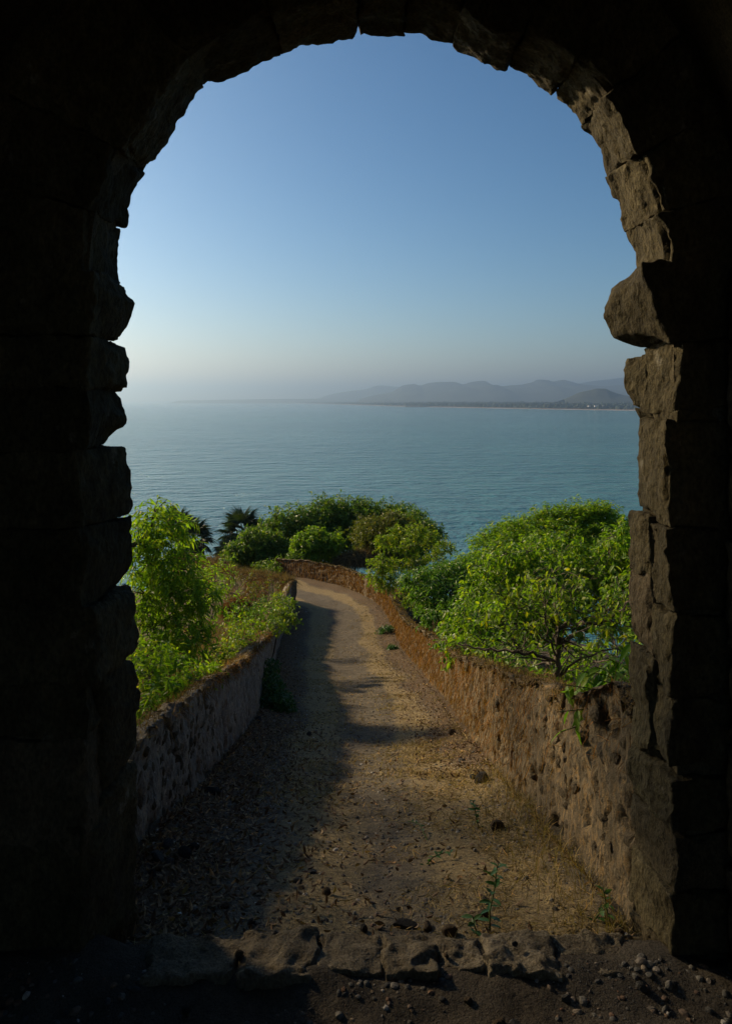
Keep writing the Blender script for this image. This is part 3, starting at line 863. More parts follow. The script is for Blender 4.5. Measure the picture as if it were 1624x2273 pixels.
# rubble stones standing proud of the eroded wall faces (shared meshes)
def rock_mesh(name, seed, sub=2, rough=0.25, flat=(1, 1, 1)):
    import bmesh
    bm = bmesh.new()
    bmesh.ops.create_icosphere(bm, subdivisions=sub, radius=1.0)
    P = np.array([v.co[:] for v in bm.verts])
    n = fbm(P * 1.1 + seed * 7.7, 3, seed)
    # facet: clip by random planes
    r = np.random.default_rng(seed)
    Q = P * (1 + rough * n)[:, None]
    for _ in range(7):
        dn = norm(r.standard_normal(3)); k = r.uniform(0.55, 0.85)
        dd = Q @ dn
        Q = Q - np.clip(dd - k, 0, 9)[:, None] * dn * 0.9
    Q = Q * np.array(flat)
    for v, c in zip(bm.verts, Q): v.co = c
    me = bpy.data.meshes.new(name)
    bm.to_mesh(me); bm.free()
    me.polygons.foreach_set('use_smooth', np.full(len(me.polygons), False))
    return me
RUB = []
for k in range(7):
    m_ = rock_mesh('stone', 600 + k, 2, 0.3)
    m_.materials.append(M_RUBBLE)
    RUB.append(m_)
def wall_stones(W, nr, root, ys, y0, y1, base, hfun, n, rr, skip=0.1, ni=54):
    """rubble in rough jittered courses on the wall face; alike stones share their meshes"""
    y, c = y0, 0
    while y < y1 and c < n:
        w = rr.uniform(0.055, 0.12) * (1 + 0.05 * (y - y0))
        i = int(np.clip(np.searchsorted(ys, y + w / 2), 0, len(ys) - 1))
        top = hfun(ys[i]); z = rr.uniform(-0.03, 0.03)
        tg = np.array([nr[i, 1], -nr[i, 0]])
        yaw = math.atan2(tg[1], tg[0])
        while z < top - 0.05 and c < n:
            h = rr.uniform(0.05, 0.10) * (1 + 0.05 * (y - y0))
            if rr.random() > skip:
                fr = (z + h / 2 + 0.35) / (top + 0.40)
                p = W[i, int(np.clip(fr * (ni - 1), 0, ni - 1))]
                o = ob('stone', RUB[rr.integers(7)], None, root)
                dpt = rr.uniform(0.026, 0.04)
                o.location = p + np.array([nr[i, 0], nr[i, 1], 0]) * dpt * rr.uniform(0.55, 0.95) + np.array([0, rr.uniform(-.02, .02), 0])
                o.scale = (w * rr.uniform(0.46, 0.62), dpt, h * rr.uniform(0.48, 0.62))
                o.rotation_euler = (rr.uniform(-.12, .12), rr.uniform(-.35, .35), yaw + math.pi * rr.integers(2) + rr.uniform(-.12, .12))
                c += 1
            z += h
        y += w
rr = np.random.default_rng(5)
wall_stones(WR, nrR, WALLR, ysR, 3.05, 7.0, None, lambda y: float(HR(y)), 298, rr, 0.16)
wall_stones(WL, nrL, WALLL, ysL, 3.05, 7.5, None, lambda y: float(HL(y)), 250, rr, 0.12)

# ------------------------------------------------------------------ scatter builders
LEAF2 = (np.array([[0, 0, 0], [.42, -.5, .06], [1, 0, -.12], [.42, .5, .06]]), [np.array([[0, 1, 2], [0, 2, 3]])])
LEAF6 = (np.array([[0, 0, 0], [.28, -.42, .05], [.28, 0, 0], [.28, .42, .05], [.65, -.40, .0], [.65, 0, -.06], [.65, .40, .0], [1, 0, -.22]]),
         [np.array([[0, 1, 2], [0, 2, 3], [4, 7, 5], [5, 7, 6]]), np.array([[1, 4, 5, 2], [2, 5, 6, 3]])])
BLADE = (np.array([[0, -.5, 0], [0, .5, 0], [.55, -.35, .0], [.55, .35, .0], [1, 0, -.12]]),
         [np.array([[2, 3, 4]]), np.array([[0, 1, 3, 2]])])

def leaves(P, A, L, W, tmpl, r, curl=1.0, flat=None):
    """returns V, faces, rnd for leaves at P along axis A"""
    T, fs = tmpl
    n = len(P)
    A = norm(A)
    up = np.array([0, 0, 1.0]) if flat is None else flat
    ref = norm(up + r.standard_normal((n, 3)) * 0.55)
    S = norm(np.cross(A, ref))
    Nn = np.cross(S, A)
    L = np.broadcast_to(L, (n,)); W = np.broadcast_to(W, (n,))
    V = (P[:, None, :] + A[:, None, :] * (T[None, :, 0:1] * L[:, None, None])
         + S[:, None, :] * (T[None, :, 1:2] * W[:, None, None]) + Nn[:, None, :] * (T[None, :, 2:3] * curl * L[:, None, None]))
    k = len(T)
    ff = [(np.arange(n)[:, None, None] * k + f[None]).reshape(-1, f.shape[1]) for f in fs]
    return V.reshape(-1, 3), ff, np.repeat(r.random(n), k)

def sph(n, r):
    return norm(r.standard_normal((n, 3)))

def sprigs(clumps, nper, sl, kl, r, up=0.35, shell=(0.55, 1.0), lean=(0, 0, 0)):
    """positions and axes of leaves on twigs that fill the clumps"""
    Ps, As, Tw = [], [], []
    for c, rad, wgt in clumps:
        n = max(1, int(nper * wgt))
        d = sph(n, r)
        q = r.uniform(shell[0] ** 2, shell[1] ** 2, n) ** 0.5
        q = np.where(r.random(n) < 0.14, r.uniform(1.0, 1.5, n), q)
        p = np.array(c) + d * np.array(rad) * q[:, None]
        ax = norm(d * 0.8 + np.array([0, 0, up]) + np.array(lean) + r.standard_normal((n, 3)) * 0.45)
        Ps.append(p); As.append(ax)
    P = np.concatenate(Ps); A = np.concatenate(As)
    t = (np.arange(kl) + 0.5) / kl
    n = len(P)
    LP = P[:, None, :] + A[:, None, :] * (t[None, :, None] * sl * r.uniform(0.6, 1.3, (n, 1, 1)))
    LP[:, :, 2] -= (t[None] ** 2) * sl * 0.25
    side = norm(np.cross(A[:, None, :], r.standard_normal((n, kl, 3))))
    LA = norm(A[:, None, :] * 0.55 + side * 0.9)
    return P, A, LP.reshape(-1, 3), LA.reshape(-1, 3)

def tubes(lines, sides=5):
    """lines: list of (pts (n,3), radii (n,))"""
    Vs, Fq, c = [], [], 0
    ang = np.arange(sides) / sides * 2 * math.pi
    for pts, rad in lines:
        pts = np.asarray(pts, float); rad = np.asarray(rad, float)
        tg = norm(np.gradient(pts, axis=0))
        ref = np.where(np.abs(tg[:, 2:3]) > 0.9, np.array([[1., 0, 0]]), np.array([[0, 0, 1.]]))
        a = norm(np.cross(tg, ref)); b = np.cross(tg, a)
        ring = pts[:, None, :] + (a[:, None, :] * np.cos(ang)[None, :, None] + b[:, None, :] * np.sin(ang)[None, :, None]) * rad[:, None, None]
        n = len(pts)
        Vs.append(ring.reshape(-1, 3))
        i, j = np.meshgrid(np.arange(n - 1), np.arange(sides), indexing='ij')
        j2 = (j + 1) % sides
        Fq.append(np.stack([c + i * sides + j, c + i * sides + j2, c + (i + 1) * sides + j2, c + (i + 1) * sides + j], -1).reshape(-1, 4))
        c += n * sides
    return np.concatenate(Vs), [np.concatenate(Fq)]

def limb(a, b, r0, r1, r, n=7, wob=0.08, sag=0.0):
    a, b = np.array(a, float), np.array(b, float)
    t = np.linspace(0, 1, n)[:, None]
    L = np.linalg.norm(b - a)
    w = np.cumsum(r.standard_normal((n, 3)), 0) * wob * L / n
    w = w * np.sin(t * math.pi)
    p = a + (b - a) * t + w
    p[:, 2] += sag * L * np.sin(t[:, 0] * math.pi)
    return p, r0 + (r1 - r0) * t[:, 0]

def tree(name, label, cat, base, fork, clumps, leafmat, r, nper, sl, kl, L, W, tmpl=LEAF2, bark=M_BARK, r0=0.08, group=None, up=0.35, shell=(0.55, 1.0), droop=0.15, twigs=0.25, lean=(0, 0, 0), keep=None, crown_name='crown'):
    base = np.array(base, float); fork = np.array(fork, float)
    root = empty(name, tuple(base), label, cat, group)
    lines = [limb(base - [0, 0, 0.3], fork, r0, r0 * 0.7, r, 8, 0.12)]
    # limbs grow outwards: each clump hangs on the nearest limb end already grown
    node = [(fork, r0 * 0.6)]
    for c in sorted([np.array(q[0], float) for q in clumps], key=lambda q: np.linalg.norm(q - fork)):
        j = min(range(len(node)), key=lambda i: np.linalg.norm(node[i][0] - c) + 0.35 * np.linalg.norm(node[i][0] - fork))
        rs = node[j][1] * 0.8
        re = max(rs * 0.6, r0 * 0.05)
        lines.append(limb(node[j][0], c, rs, re, r, 8, 0.30, 0.06))
        node.append((c, re))
    P, A, LP, LA = sprigs(clumps, nper, sl, kl, r, up, shell, lean)
    nt_ = int(len(P) * twigs)
    if nt_:
        sel = r.choice(len(P), min(nt_, 900), replace=False)
        cc = np.array([c for c, _, _ in clumps], float)
        for i in sel:
            k = np.argmin(np.sum((cc - P[i]) ** 2, 1))
            st = cc[k] + (P[i] - cc[k]) * 0.15
            lines.append(limb(st, P[i] + A[i] * sl * 0.8, r0 * 0.10, r0 * 0.03, r, 4, 0.2))
    V, ff = tubes(lines)
    ob('trunk', mesh_np('trunk', V - base, ff, smooth=True), bark, root)
    LA = norm(LA + np.array([0, 0, -droop * 2]))
    if keep is not None:
        k = keep(LP); LP, LA = LP[k], LA[k]
    n = len(LP)
    V, ff, rn = leaves(LP, LA, L * r.uniform(0.45, 1.4, n), W * r.uniform(0.55, 1.3, n), tmpl, r)
    ob(crown_name, mesh_np(crown_name, V - base, ff, {'rnd': rn}), leafmat, root)
    return root

def clump_fill(center, rad, n, cr, r, low=-0.6):
    """n clumps spread over an ellipsoid, denser at the outside; cr = clump radius fraction"""
    out = []
    center, rad = np.array(center, float), np.array(rad, float)
    for _ in range(n):
        d = sph(1, r)[0]
        d[2] = max(d[2], low * r.random())
        q = r.uniform(0.35, 0.85)
        k = r.uniform(0.7, 1.3) * cr
        out.append((center + d * rad * q, rad.mean() * k * np.array([1.15, 1.15, 0.8]), k / cr))
    return out

# trees are placed by their distance (y) and the place of their crown seen from the gate
def tr(px, py, d): return np.array([PX(px, d), d, PZ(py, d)])
R = lambda s: np.random.default_rng(s)

def gz(x, y): return float(zhill(np.array([x]), np.array([y]))[0])
def pz(x, y): return float(zpath(np.array([x]), np.array([y]))[0])

# big bright tree left of the gate, its crown reaching in front of the sea
r = R(101)
clL = [(tr(340, 1145, 11), (.16, .3, .13), .5), (tr(375, 1160, 11.2), (.15, .3, .11), .5), (tr(325, 1190, 11), (.25, .4, .17), .9), (tr(370, 1205, 11.2), (.22, .35, .15), .8), (tr(330, 1250, 11), (.30, .5, .2), 1.1), (tr(400, 1262, 11), (.24, .4, .15), .8), (tr(365, 1290, 11), (.26, .4, .16), .8),
       (tr(330, 1320, 10.8), (.30, .5, .2), 1.1), (tr(400, 1330, 10.9), (.28, .4, .17), .9), (tr(445, 1318, 11), (.2, .3, .13), .6), (tr(465, 1335, 11), (.13, .3, .1), .35), (tr(340, 1390, 10.5), (.30, .4, .18), 1.0), (tr(405, 1395, 10.5), (.24, .35, .14), .7), (tr(440, 1420, 10.5), (.15, .3, .1), .4), (tr(350, 1450, 10), (.28, .35, .15), .8), (tr(395, 1455, 10), (.2, .3, .12), .5)]
for k in range(60):
    a = r.uniform(0, 6.28); q = r.uniform(0.1, 1) ** 0.6
    c = np.array([-5.0 + 2.2 * q * math.cos(a), 8.0 + 2.7 * q * math.sin(a), r.uniform(-0.4, 5.0)])
    if c[0] > -0.335 * c[1] - (0.6 if c[2] < 0.8 else 1.2): continue
    clL.append((c, (.6, .6, .42), 0.85))
tree('leafy_tree', 'tall bright green drooping tree beside the left jamb, in front of the palms', 'tree', (-4.8, 9.0, gz(-4.8, 9.0)), (-4.6, 9.1, 0.1), clL, L_NEEM, r, 62, 0.26, 10, 0.125, 0.030, LEAF6, r0=0.11, up=0.25, droop=0.35, bark=M_BARK, twigs=0.12)

# large dark tree at the bend
r = R(102)
cl = []
for k in range(120):
    x = r.uniform(548, 935)
    yo = np.interp(x, [540, 570, 600, 630, 670, 720, 770, 820, 860, 900, 935], [1215, 1185, 1152, 1128, 1112, 1106, 1104, 1104, 1112, 1120, 1145])
    y = yo + 22 + (r.random() ** 1.5) * 110
    k_ = r.uniform(0.7, 1.2)
    cl.append((tr(x, min(y, 1270), 46.5 + (1200 - y) * 0.025 + r.uniform(-0.8, 0.8)), (.95 * k_, .9 * k_, .62 * k_), k_))
tree('broad_tree', 'large dark green dome of a tree behind the bend of the path', 'tree', (-2.2, 47, gz(-2.2, 47)), (-2.2, 47, -8.2), cl, L_DARK, r, 70, 0.45, 9, 0.20, 0.10, LEAF2, r0=0.22, twigs=0.06)
r = R(103)
cl = clump_fill(tr(915, 1195, 45), (1.5, 1.6, 1.5), 14, 0.36, r, -0.4)
tree('broad_tree', 'dark tree with loose outline joining the right end of the dome', 'tree', (2.6, 46.5, gz(2.6, 46.5)), (2.6, 46.5, -7.5), cl, L_DARK, r, 100, 0.5, 8, 0.21, 0.10, LEAF2, r0=0.14, shell=(0.4, 1.1), twigs=0.1)
r = R(104)
cl = clump_fill(tr(845, 1195, 42), (2.3, 1.4, 1.35), 18, 0.33, r, -0.3)
tree('leafy_shrub', 'olive yellowish shrub in front of the dark dome tree', 'shrub', (0.8, 42.2, gz(0.8, 42.2)), (0.8, 42.2, -6.6), cl, L_OLIVE, r, 120, 0.32, 9, 0.14, 0.065, LEAF2, r0=0.08, twigs=0.1)
r = R(105)
cl = clump_fill(tr(700, 1215, 41.5), (1.45, 1.0, 0.95), 12, 0.36, r, -0.4)
tree('leafy_shrub', 'mid green shrub with pale tips leaning over the far wall', 'shrub', (-2.4, 42.5, gz(-2.4, 42.5)), (-2.5, 42, -7.0), cl, L_MAIN, r, 130, 0.32, 9, 0.16, 0.075, LEAF2, r0=0.07, twigs=0.1)
r = R(106)
cl = clump_fill(tr(575, 1225, 43.5), (1.5, 1.3, 1.3), 14, 0.36, r, -0.6)
tree('leafy_shrub', 'dark green shrub beside the palms at the left foot of the dome tree', 'shrub', (-6.0, 44, gz(-6, 44)), (-6.0, 44, -8.0), cl, L_DARK, r, 130, 0.4, 9, 0.18, 0.09, LEAF2, r0=0.08, twigs=0.1)
# spindly yellow-green tree over the right wall
r = R(107)
cl = [(tr(x, y, d), (.26, .26, .16), 1.0) for x, y, d in [(850, 1205, 24), (885, 1185, 24.5), (925, 1180, 24), (905, 1215, 23.5), (955, 1195, 24.5), (845, 1250, 23.5), (880, 1260, 24), (925, 1250, 23.8), (965, 1235, 24.5), (985, 1215, 25), (860, 1295, 23), (900, 1300, 23.5), (945, 1285, 24), (990, 1265, 25), (835, 1280, 23.2), (915, 1330, 23), (960, 1320, 23.6)]]
tree('spindly_tree', 'spindly yellow green tree with tufted twigs above the curving wall', 'tree', (1.6, 24, gz(1.6, 24)), (1.45, 24, -3.2), cl, L_YEL, r, 62, 0.22, 8, 0.11, 0.045, LEAF2, r0=0.05, bark=M_BARKL, shell=(0.2, 1.0), twigs=0.25)
# bright compound-leaf shrub
r = R(108)
cl = [(tr(x, y, d), (.30, .30, .15), 1.0) for x, y, d in [(930, 1290, 17), (965, 1280, 17.4), (1000, 1270, 17.8), (1040, 1260, 18), (955, 1325, 16.5), (995, 1315, 16.8), (1035, 1305, 17.2), (1075, 1290, 17.6), (970, 1360, 16), (1010, 1350, 16.2), (1050, 1345, 16.6), (1090, 1330, 17), (1020, 1385, 15.6), (1060, 1385, 15.8)]]
tree('leafy_shrub', 'fresh bright green shrub with fanned leaflets leaning over the parapet', 'shrub', (2.2, 17, gz(2.2, 17)), (2.0, 17, -3.0), cl, mat_leaf('leaf_fresh', (0.055, 0.13, 0.014), (0.095, 0.20, 0.02), (0.15, 0.24, 0.03), 0.45), r, 85, 0.22, 10, 0.115, 0.035, LEAF6, r0=0.045, twigs=0.2, droop=0.3)
# feathery tree at the back right
r = R(109)
cl = [(tr(x, y, d), (.62, .6, .36), 1.0) for x, y, d in [(1100, 1220, 19), (1140, 1195, 19.5), (1190, 1175, 20), (1235, 1165, 20), (1280, 1160, 20), (1320, 1155, 20.5), (1330, 1180, 20), (1180, 1215, 19), (1235, 1205, 19.2), (1290, 1200, 19.5), (1350, 1215, 19.5), (1385, 1200, 20), (1420, 1215, 19.5), (1090, 1255, 18.5), (1060, 1270, 18.5), (1150, 1250, 18.5), (1210, 1245, 18.5), (1280, 1245, 18.6), (1340, 1250, 18.8), (1400, 1260, 19)]]
cl += [(tr(x, y, 20), (.20, .2, .13), .25) for x, y in [(1335, 1135), (1318, 1142), (1255, 1148), (1215, 1152), (1140, 1172), (1090, 1200), (1290, 1143)]]
tree('feathery_tree', 'feathery dark green tree on the skyline right of the path', 'tree', (5.0, 20, gz(5, 20)), (4.8, 20, -3.0), cl, L_MAIN, r, 170, 0.30, 12, 0.11, 0.032, LEAF2, r0=0.10, twigs=0.12, droop=0.25)
# main right bush
r = R(110)
cl = []
for k in range(46):
    px = r.uniform(1030, 1460); 
    yt = np.interp(px, [1030, 1100, 1200, 1300, 1400, 1460], [1350, 1260, 1220, 1205, 1200, 1210])
    py = r.uniform(yt, np.interp(px, [1030, 1150, 1460], [1420, 1405, 1370]))
    d = np.interp(py, [1200, 1450], [13.5, 9.6]) + r.uniform(-0.4, 0.9)
    cl.append((tr(px, py, d), (.36, .36, .25), 1.0))
cl += [(tr(x, y, 12), (.14, .14, .10), .3) for x, y in [(1075, 1275), (1120, 1232), (1170, 1222), (1390, 1178), (1360, 1192), (1045, 1330)]]
tree('leafy_bush', 'dense sunlit bush with small yellowish leaves filling the right side', 'bush', (3.0, 11.4, gz(3.0, 11.4)), (2.9, 11.4, -1.6), cl, L_MAIN, r, 72, 0.24, 9, 0.088, 0.042, LEAF6, r0=0.07, shell=(0.3, 1.1), twigs=0.22, bark=M_BARKL, droop=0.35)
# half-bare tree close to the wall
def bare_tree():
    r = R(111)
    d = 6.6
    base = tr(1232, 1560, d)
    root = empty('bare_tree', tuple(base), 'half bare small tree with pale twisted branches just behind the near wall', 'tree')
    q = lambda x, y, dd=d: tr(x, y, dd)
    L = []
    def poly(pts, r0, r1):
        p = np.array([q(*a) for a in pts])
        k = len(p); t = np.linspace(0, k - 1, k * 4 - 3)
        pp = np.stack([np.interp(t, np.arange(k), p[:, i]) for i in range(3)], 1)
        pp[1:-1] += r.standard_normal((len(pp) - 2, 3)) * 0.008
        L.append((pp, np.linspace(r0, r1, len(pp))))
    poly([(1232, 1620), (1234, 1540), (1238, 1480), (1236, 1420), (1238, 1385)], .030, .024)
    poly([(1238, 1390), (1262, 1382, 6.5), (1300, 1384, 6.4), (1345, 1378, 6.3), (1385, 1350, 6.2), (1410, 1318, 6.1)], .019, .007)
    poly([(1238, 1385), (1232, 1340, 6.7), (1238, 1290, 6.8), (1220, 1255, 6.9)], .014, .005)
    poly([(1234, 1470), (1180, 1450, 6.6), (1120, 1446, 6.7), (1060, 1440, 6.8), (1015, 1428, 6.9)], .017, .006)
    poly([(1236, 1460), (1215, 1410, 6.5), (1208, 1360, 6.5), (1200, 1310, 6.5)], .010, .004)
    poly([(1236, 1430), (1290, 1400, 6.7), (1350, 1372, 6.8), (1400, 1345, 6.9)], .011, .005)
    poly([(1236, 1500), (1290, 1460, 6.5), (1350, 1440, 6.4), (1400, 1436, 6.3)], .011, .005)
    poly([(1236, 1500), (1262, 1540, 6.3), (1270, 1600, 6.3)], .010, .008)
    poly([(1330, 1380, 6.35), (1362, 1420, 6.1), (1375, 1470, 5.8), (1380, 1530, 5.5)], .007, .005)
    poly([(1300, 1384, 6.4), (1275, 1350, 6.4), (1262, 1310, 6.4)], .006, .003)
    poly([(1160, 1448, 6.6), (1130, 1410, 6.6), (1110, 1370, 6.6)], .007, .003)
    poly([(1208, 1370, 6.5), (1180, 1352, 6.4), (1150, 1350, 6.3), (1130, 1345, 6.3)], .006, .003)
    tips = []
    main = list(L)
    for _ in range(230):
        pts, rad = main[r.integers(len(main))]
        i = r.integers(len(pts) // 3, len(pts))
        dv = norm(r.standard_normal(3) * [1, .6, .7] + [0, 0, .4])
        e = pts[i] + dv * r.uniform(0.12, 0.42)
        L.append(limb(pts[i], e, max(0.0025, rad[i] * 0.4), 0.0015, r, 5, 0.3))
        tips.append((pts[i], e))
    V, ff = tubes(L, 6)
    ob('trunk', mesh_np('trunk', V - base, ff, smooth=True), M_BARKL, root)
    P, A = [], []
    for a, e in tips:
        if PXof(e)[1] > 1400 and r.random() < 0.8: continue
        n = r.integers(3, 9)
        t = r.uniform(0.35, 1.05, n)[:, None]
        P.append(a + (e - a) * t + r.standard_normal((n, 3)) * 0.015)
        A.append(norm(r.standard_normal((n, 3)) + [0, 0, -0.8]))
    P = np.concatenate(P); A = np.concatenate(A)
    V, ff, rn = leaves(P, A, r.uniform(.05, .085, len(P)), r.uniform(.026, .04, len(P)), LEAF6, r)
    ob('crown', mesh_np('crown', V - base, ff, {'rnd': rn}), L_YEL, root)
def PXof(p): return CX + p[0] / p[1] * F, HY + (CAMZ - p[2]) / p[1] * F
bare_tree()
# undergrowth behind the near right wall
r = R(112)
cl = [(tr(x, y, d), (.30, .28, .17), 1.0) for x, y, d in [(1080, 1440, 9.5), (1130, 1460, 9), (1180, 1480, 8.5), (1120, 1420, 9.8), (1320, 1470, 8), (1370, 1440, 8.2), (1290, 1490, 7.6), (1240, 1500, 7.8), (1400, 1480, 7.6)]]
tree('leafy_shrub', 'twiggy low shrub behind the half bare tree, along the wall top', 'shrub', (2.0, 8.4, gz(2.0, 8.4)), (2.0, 8.4, -0.9), cl, L_MAIN, r, 24, 0.22, 7, 0.075, 0.036, LEAF6, r0=0.035, shell=(0.1, 1.1), twigs=0.6, bark=M_BARKL)

# shrubs on the slope left of the left wall
def bush(name, label, px_list, rad, mat, seed, nper, L, W, tmpl=LEAF6, cat='shrub', r0=0.02, sl=0.14, kl=7, off=(0, 0, 0), **kw):
    r = R(seed)
    cl = [(tr(x, y, d), (rad, rad, rad * 0.65), 1.0) for x, y, d in px_list]
    c = np.mean([q[0] for q in cl], 0)
    bx = c[0] + off[0]
    z = gz(bx, c[1])
    return tree(name, label, cat, (bx, c[1], min(z, c[2] - 0.15)), (c[0], c[1], min(c[2], max(z + 0.1, c[2] - rad))), cl, mat, r, nper, sl, kl, L, W, tmpl, r0=r0, shell=(0.1, 1.0), **kw)
bush('leafy_shrub', 'sparse leafy shrub with thin pale stems at the foot of the bright tree', [(330, 1500, 6.0), (350, 1540, 5.8), (335, 1580, 5.6), (380, 1520, 6.4), (410, 1500, 6.8), (320, 1460, 6.4), (370, 1480, 6.6)], 0.17, L_NEEM, 121, 34, 0.075, 0.026, bark=M_BARKL, twigs=0.7, droop=0.3)
bush('leafy_shrub', 'small yellow green shrub glowing in the sun outside the left wall', [(520, 1400, 12), (545, 1420, 11.6), (505, 1435, 11.4), (535, 1455, 11), (560, 1395, 12.4), (495, 1470, 10.6)], 0.20, L_YEL, 122, 34, 0.07, 0.03)
bush('leafy_shrub', 'arching feathery shrub with pale sprays left of the path bend', [(520, 1290, 21), (550, 1285, 21), (580, 1300, 21), (560, 1320, 20.5), (600, 1320, 21), (535, 1305, 20.5), (590, 1345, 20), (615, 1335, 20.5), (565, 1350, 19.5), (500, 1330, 20)], 0.32, L_OLIVE, 123, 13, 0.10, 0.03, sl=0.35, bark=M_BARKL, twigs=0.4)
bush('leafy_shrub', 'green shrub under the arching sprays on the left slope', [(530, 1370, 15), (565, 1375, 15), (590, 1365, 15.4), (545, 1350, 16), (575, 1345, 16.5)], 0.24, L_MAIN, 124, 22, 0.085, 0.035)
bush('leafy_shrub', 'low green shrub between the bright tree and the dry mound', [(470, 1290, 16), (490, 1330, 15.5), (455, 1360, 14.5), (485, 1270, 17)], 0.34, L_NEEM, 125, 34, 0.09, 0.03)
bush('climbing_plant', 'yellow green plant hanging over the end of the left wall', [(622, 1360, 15.6), (635, 1345, 16.2), (612, 1390, 14.6), (640, 1375, 15.4), (618, 1330, 17)], 0.15, L_YEL, 126, 45, 0.075, 0.03, cat='plant', off=(-0.55, 0, 0))
bush('climbing_plant', 'small green creeper on the near top of the left wall', [(452, 1500, 6.6), (470, 1492, 6.8), (440, 1515, 6.4)], 0.07, L_NEEM, 127, 26, 0.05, 0.02, cat='plant', r0=0.006, sl=0.07, off=(-0.3, 0, 0))
bush('path_bush', 'round dark green bush at the foot of the left wall on the path', [(612, 1555, 10.6), (598, 1560, 10.6), (628, 1558, 10.7), (612, 1535, 10.8), (600, 1575, 10.4), (625, 1575, 10.4), (612, 1570, 10.3)], 0.13, L_WEED, 128, 70, 0.06, 0.022, cat='bush', r0=0.012, sl=0.09)
bush('path_bush', 'thin leafy weed climbing the left wall behind the round bush', [(596, 1500, 11.4), (605, 1515, 11.3), (598, 1480, 11.8), (590, 1520, 11)], 0.09, L_WEED, 129, 40, 0.06, 0.022, cat='plant', r0=0.008, sl=0.09)
bush('path_weed', 'small green tuft at the foot of the curving wall', [(857, 1401, 23.2)], 0.16, L_WEED, 130, 70, 0.10, 0.03, cat='weed', r0=0.01, sl=0.12)
bush('path_weed', 'tiny green tuft on the path below the larger wall tuft', [(872, 1441, 20.6)], 0.10, L_WEED, 131, 60, 0.08, 0.025, cat='weed', r0=0.01, sl=0.08)

bush('leafy_shrub', 'dark green shrub spilling over the far end of the curved wall', [(625, 1262, 39.5), (608, 1270, 39), (640, 1255, 40), (590, 1262, 40), (650, 1248, 40.5)], 0.55, L_DARK, 133, 90, 0.17, 0.085, LEAF2, r0=0.04, sl=0.3)
# dry mounds and brush
def blades_obj(name, parent_label, P, A, L, W, mat, r, kind=None, parent=None, flat=None, curl=1.0):
    V, ff, rn = leaves(P, A, L, W, BLADE, r, curl, flat)
    o = ob(name, mesh_np(name, V, ff, {'rnd': rn}), mat, parent)
    if parent is None: tag(o, parent_label, kind=kind)
    return o
def mound(name, label, cat, c, rad, seed, mat, n=9000, L=0.3, W=0.012):
    r = R(seed)
    c = np.array(c); rad = np.array(rad)
    root = empty(name, tuple(c), label, cat)
    d = sph(n, r); d[:, 2] = np.abs(d[:, 2]) * 1.1 - 0.25
    P = d * rad * r.uniform(0.55, 1.0, (n, 1)) ** 0.5
    P = P * (1 + 0.25 * fbm(d * 2, 3, seed))[:, None]
    A = norm(d * 0.5 + [0, 0, -0.7] + r.standard_normal((n, 3)) * 0.4)
    V, ff, rn = leaves(P, A, L * r.uniform(.5, 1.3, n), W, BLADE, r)
    ob('dry_blades', mesh_np('dry_blades', V, ff, {'rnd': rn}), mat, root)
    D = sph(400, r)
    core, fc = lattice([np.linspace(-1, 1, 9)] * 3)
    core = norm(core) * rad * 0.72
    ob('root_clump', mesh_np('root_clump', core, [fc], smooth=True), M_HILL, root)
mound('dry_bush', 'domed brown tuft of dry grass on the left slope', 'dry tuft', tr(528, 1352, 18.5), (.36, .36, .30), 140, L_RUST, 6000, .22)
mound('dry_bush', 'brown dry brushwood behind the far wall under the dark tree', 'dry bush', tr(800, 1243, 40.5), (1.35, .8, .55), 141, L_DRY, 9000, .4, .02)
mound('dry_bush', 'rounded dry mound at the foot of the left palm', 'dry bush', tr(470, 1258, 45), (.95, .8, .55), 142, L_DRY, 8000, .4, .02)
mound('dry_bush', 'small dark knob of dry scrub between the two palm groups', 'dry bush', tr(492, 1250, 46), (.45, .45, .5), 143, L_DRY, 4000, .3, .02)

# ------------------------------------------------------------------ fan palms
def frond_mesh(name, mat, seed, nseg=26, spread=250, droop=0.25):
    r = R(seed)
    V, T = [], []
    def add(vs, fs):
        b = len(V); V.extend(vs); T.extend([[b + i for i in f] for f in fs])
    pl = 0.75
    for k in range(4):
        x0, x1 = pl * k / 4, pl * (k + 1) / 4
        w = 0.02
        add([(x0, -w, 0), (x0, w, 0), (x1, w, 0), (x1, -w, 0)], [(0, 1, 2), (0, 2, 3)])
    for k in range(nseg):
        a = R_(-spread / 2 + spread * (k + 0.5) / nseg)
        L = (0.85 + 0.15 * math.cos(a)) * r.uniform(0.85, 1.05)
        da = R_(spread / nseg * 0.5)
        f = lambda ang, rad, z: (pl + rad * math.cos(ang), rad * math.sin(ang), z - droop * rad * rad * 0.6 - abs(math.sin(ang)) * rad * 0.18)
        add([(pl, 0, 0), f(a - da, L * 0.6, 0.03), f(a, L * 0.6, -0.02), f(a + da, L * 0.6, 0.03), f(a + r.uniform(-.06, .06), L, -0.10 - 0.1 * r.random())],
            [(0, 1, 2), (0, 2, 3), (1, 4, 2), (2, 4, 3)])
    V = np.array(V)
    me = mesh_np(name, V, [np.array(T)], {'rnd': r.random(len(V)) * 0.9})
    me.materials.append(mat)
    return me
FR = [frond_mesh('frond', L_PALM, 150 + k) for k in range(3)]
FRD = [frond_mesh('frond', L_DRYP, 160 + k, droop=0.7, spread=190) for k in range(2)]
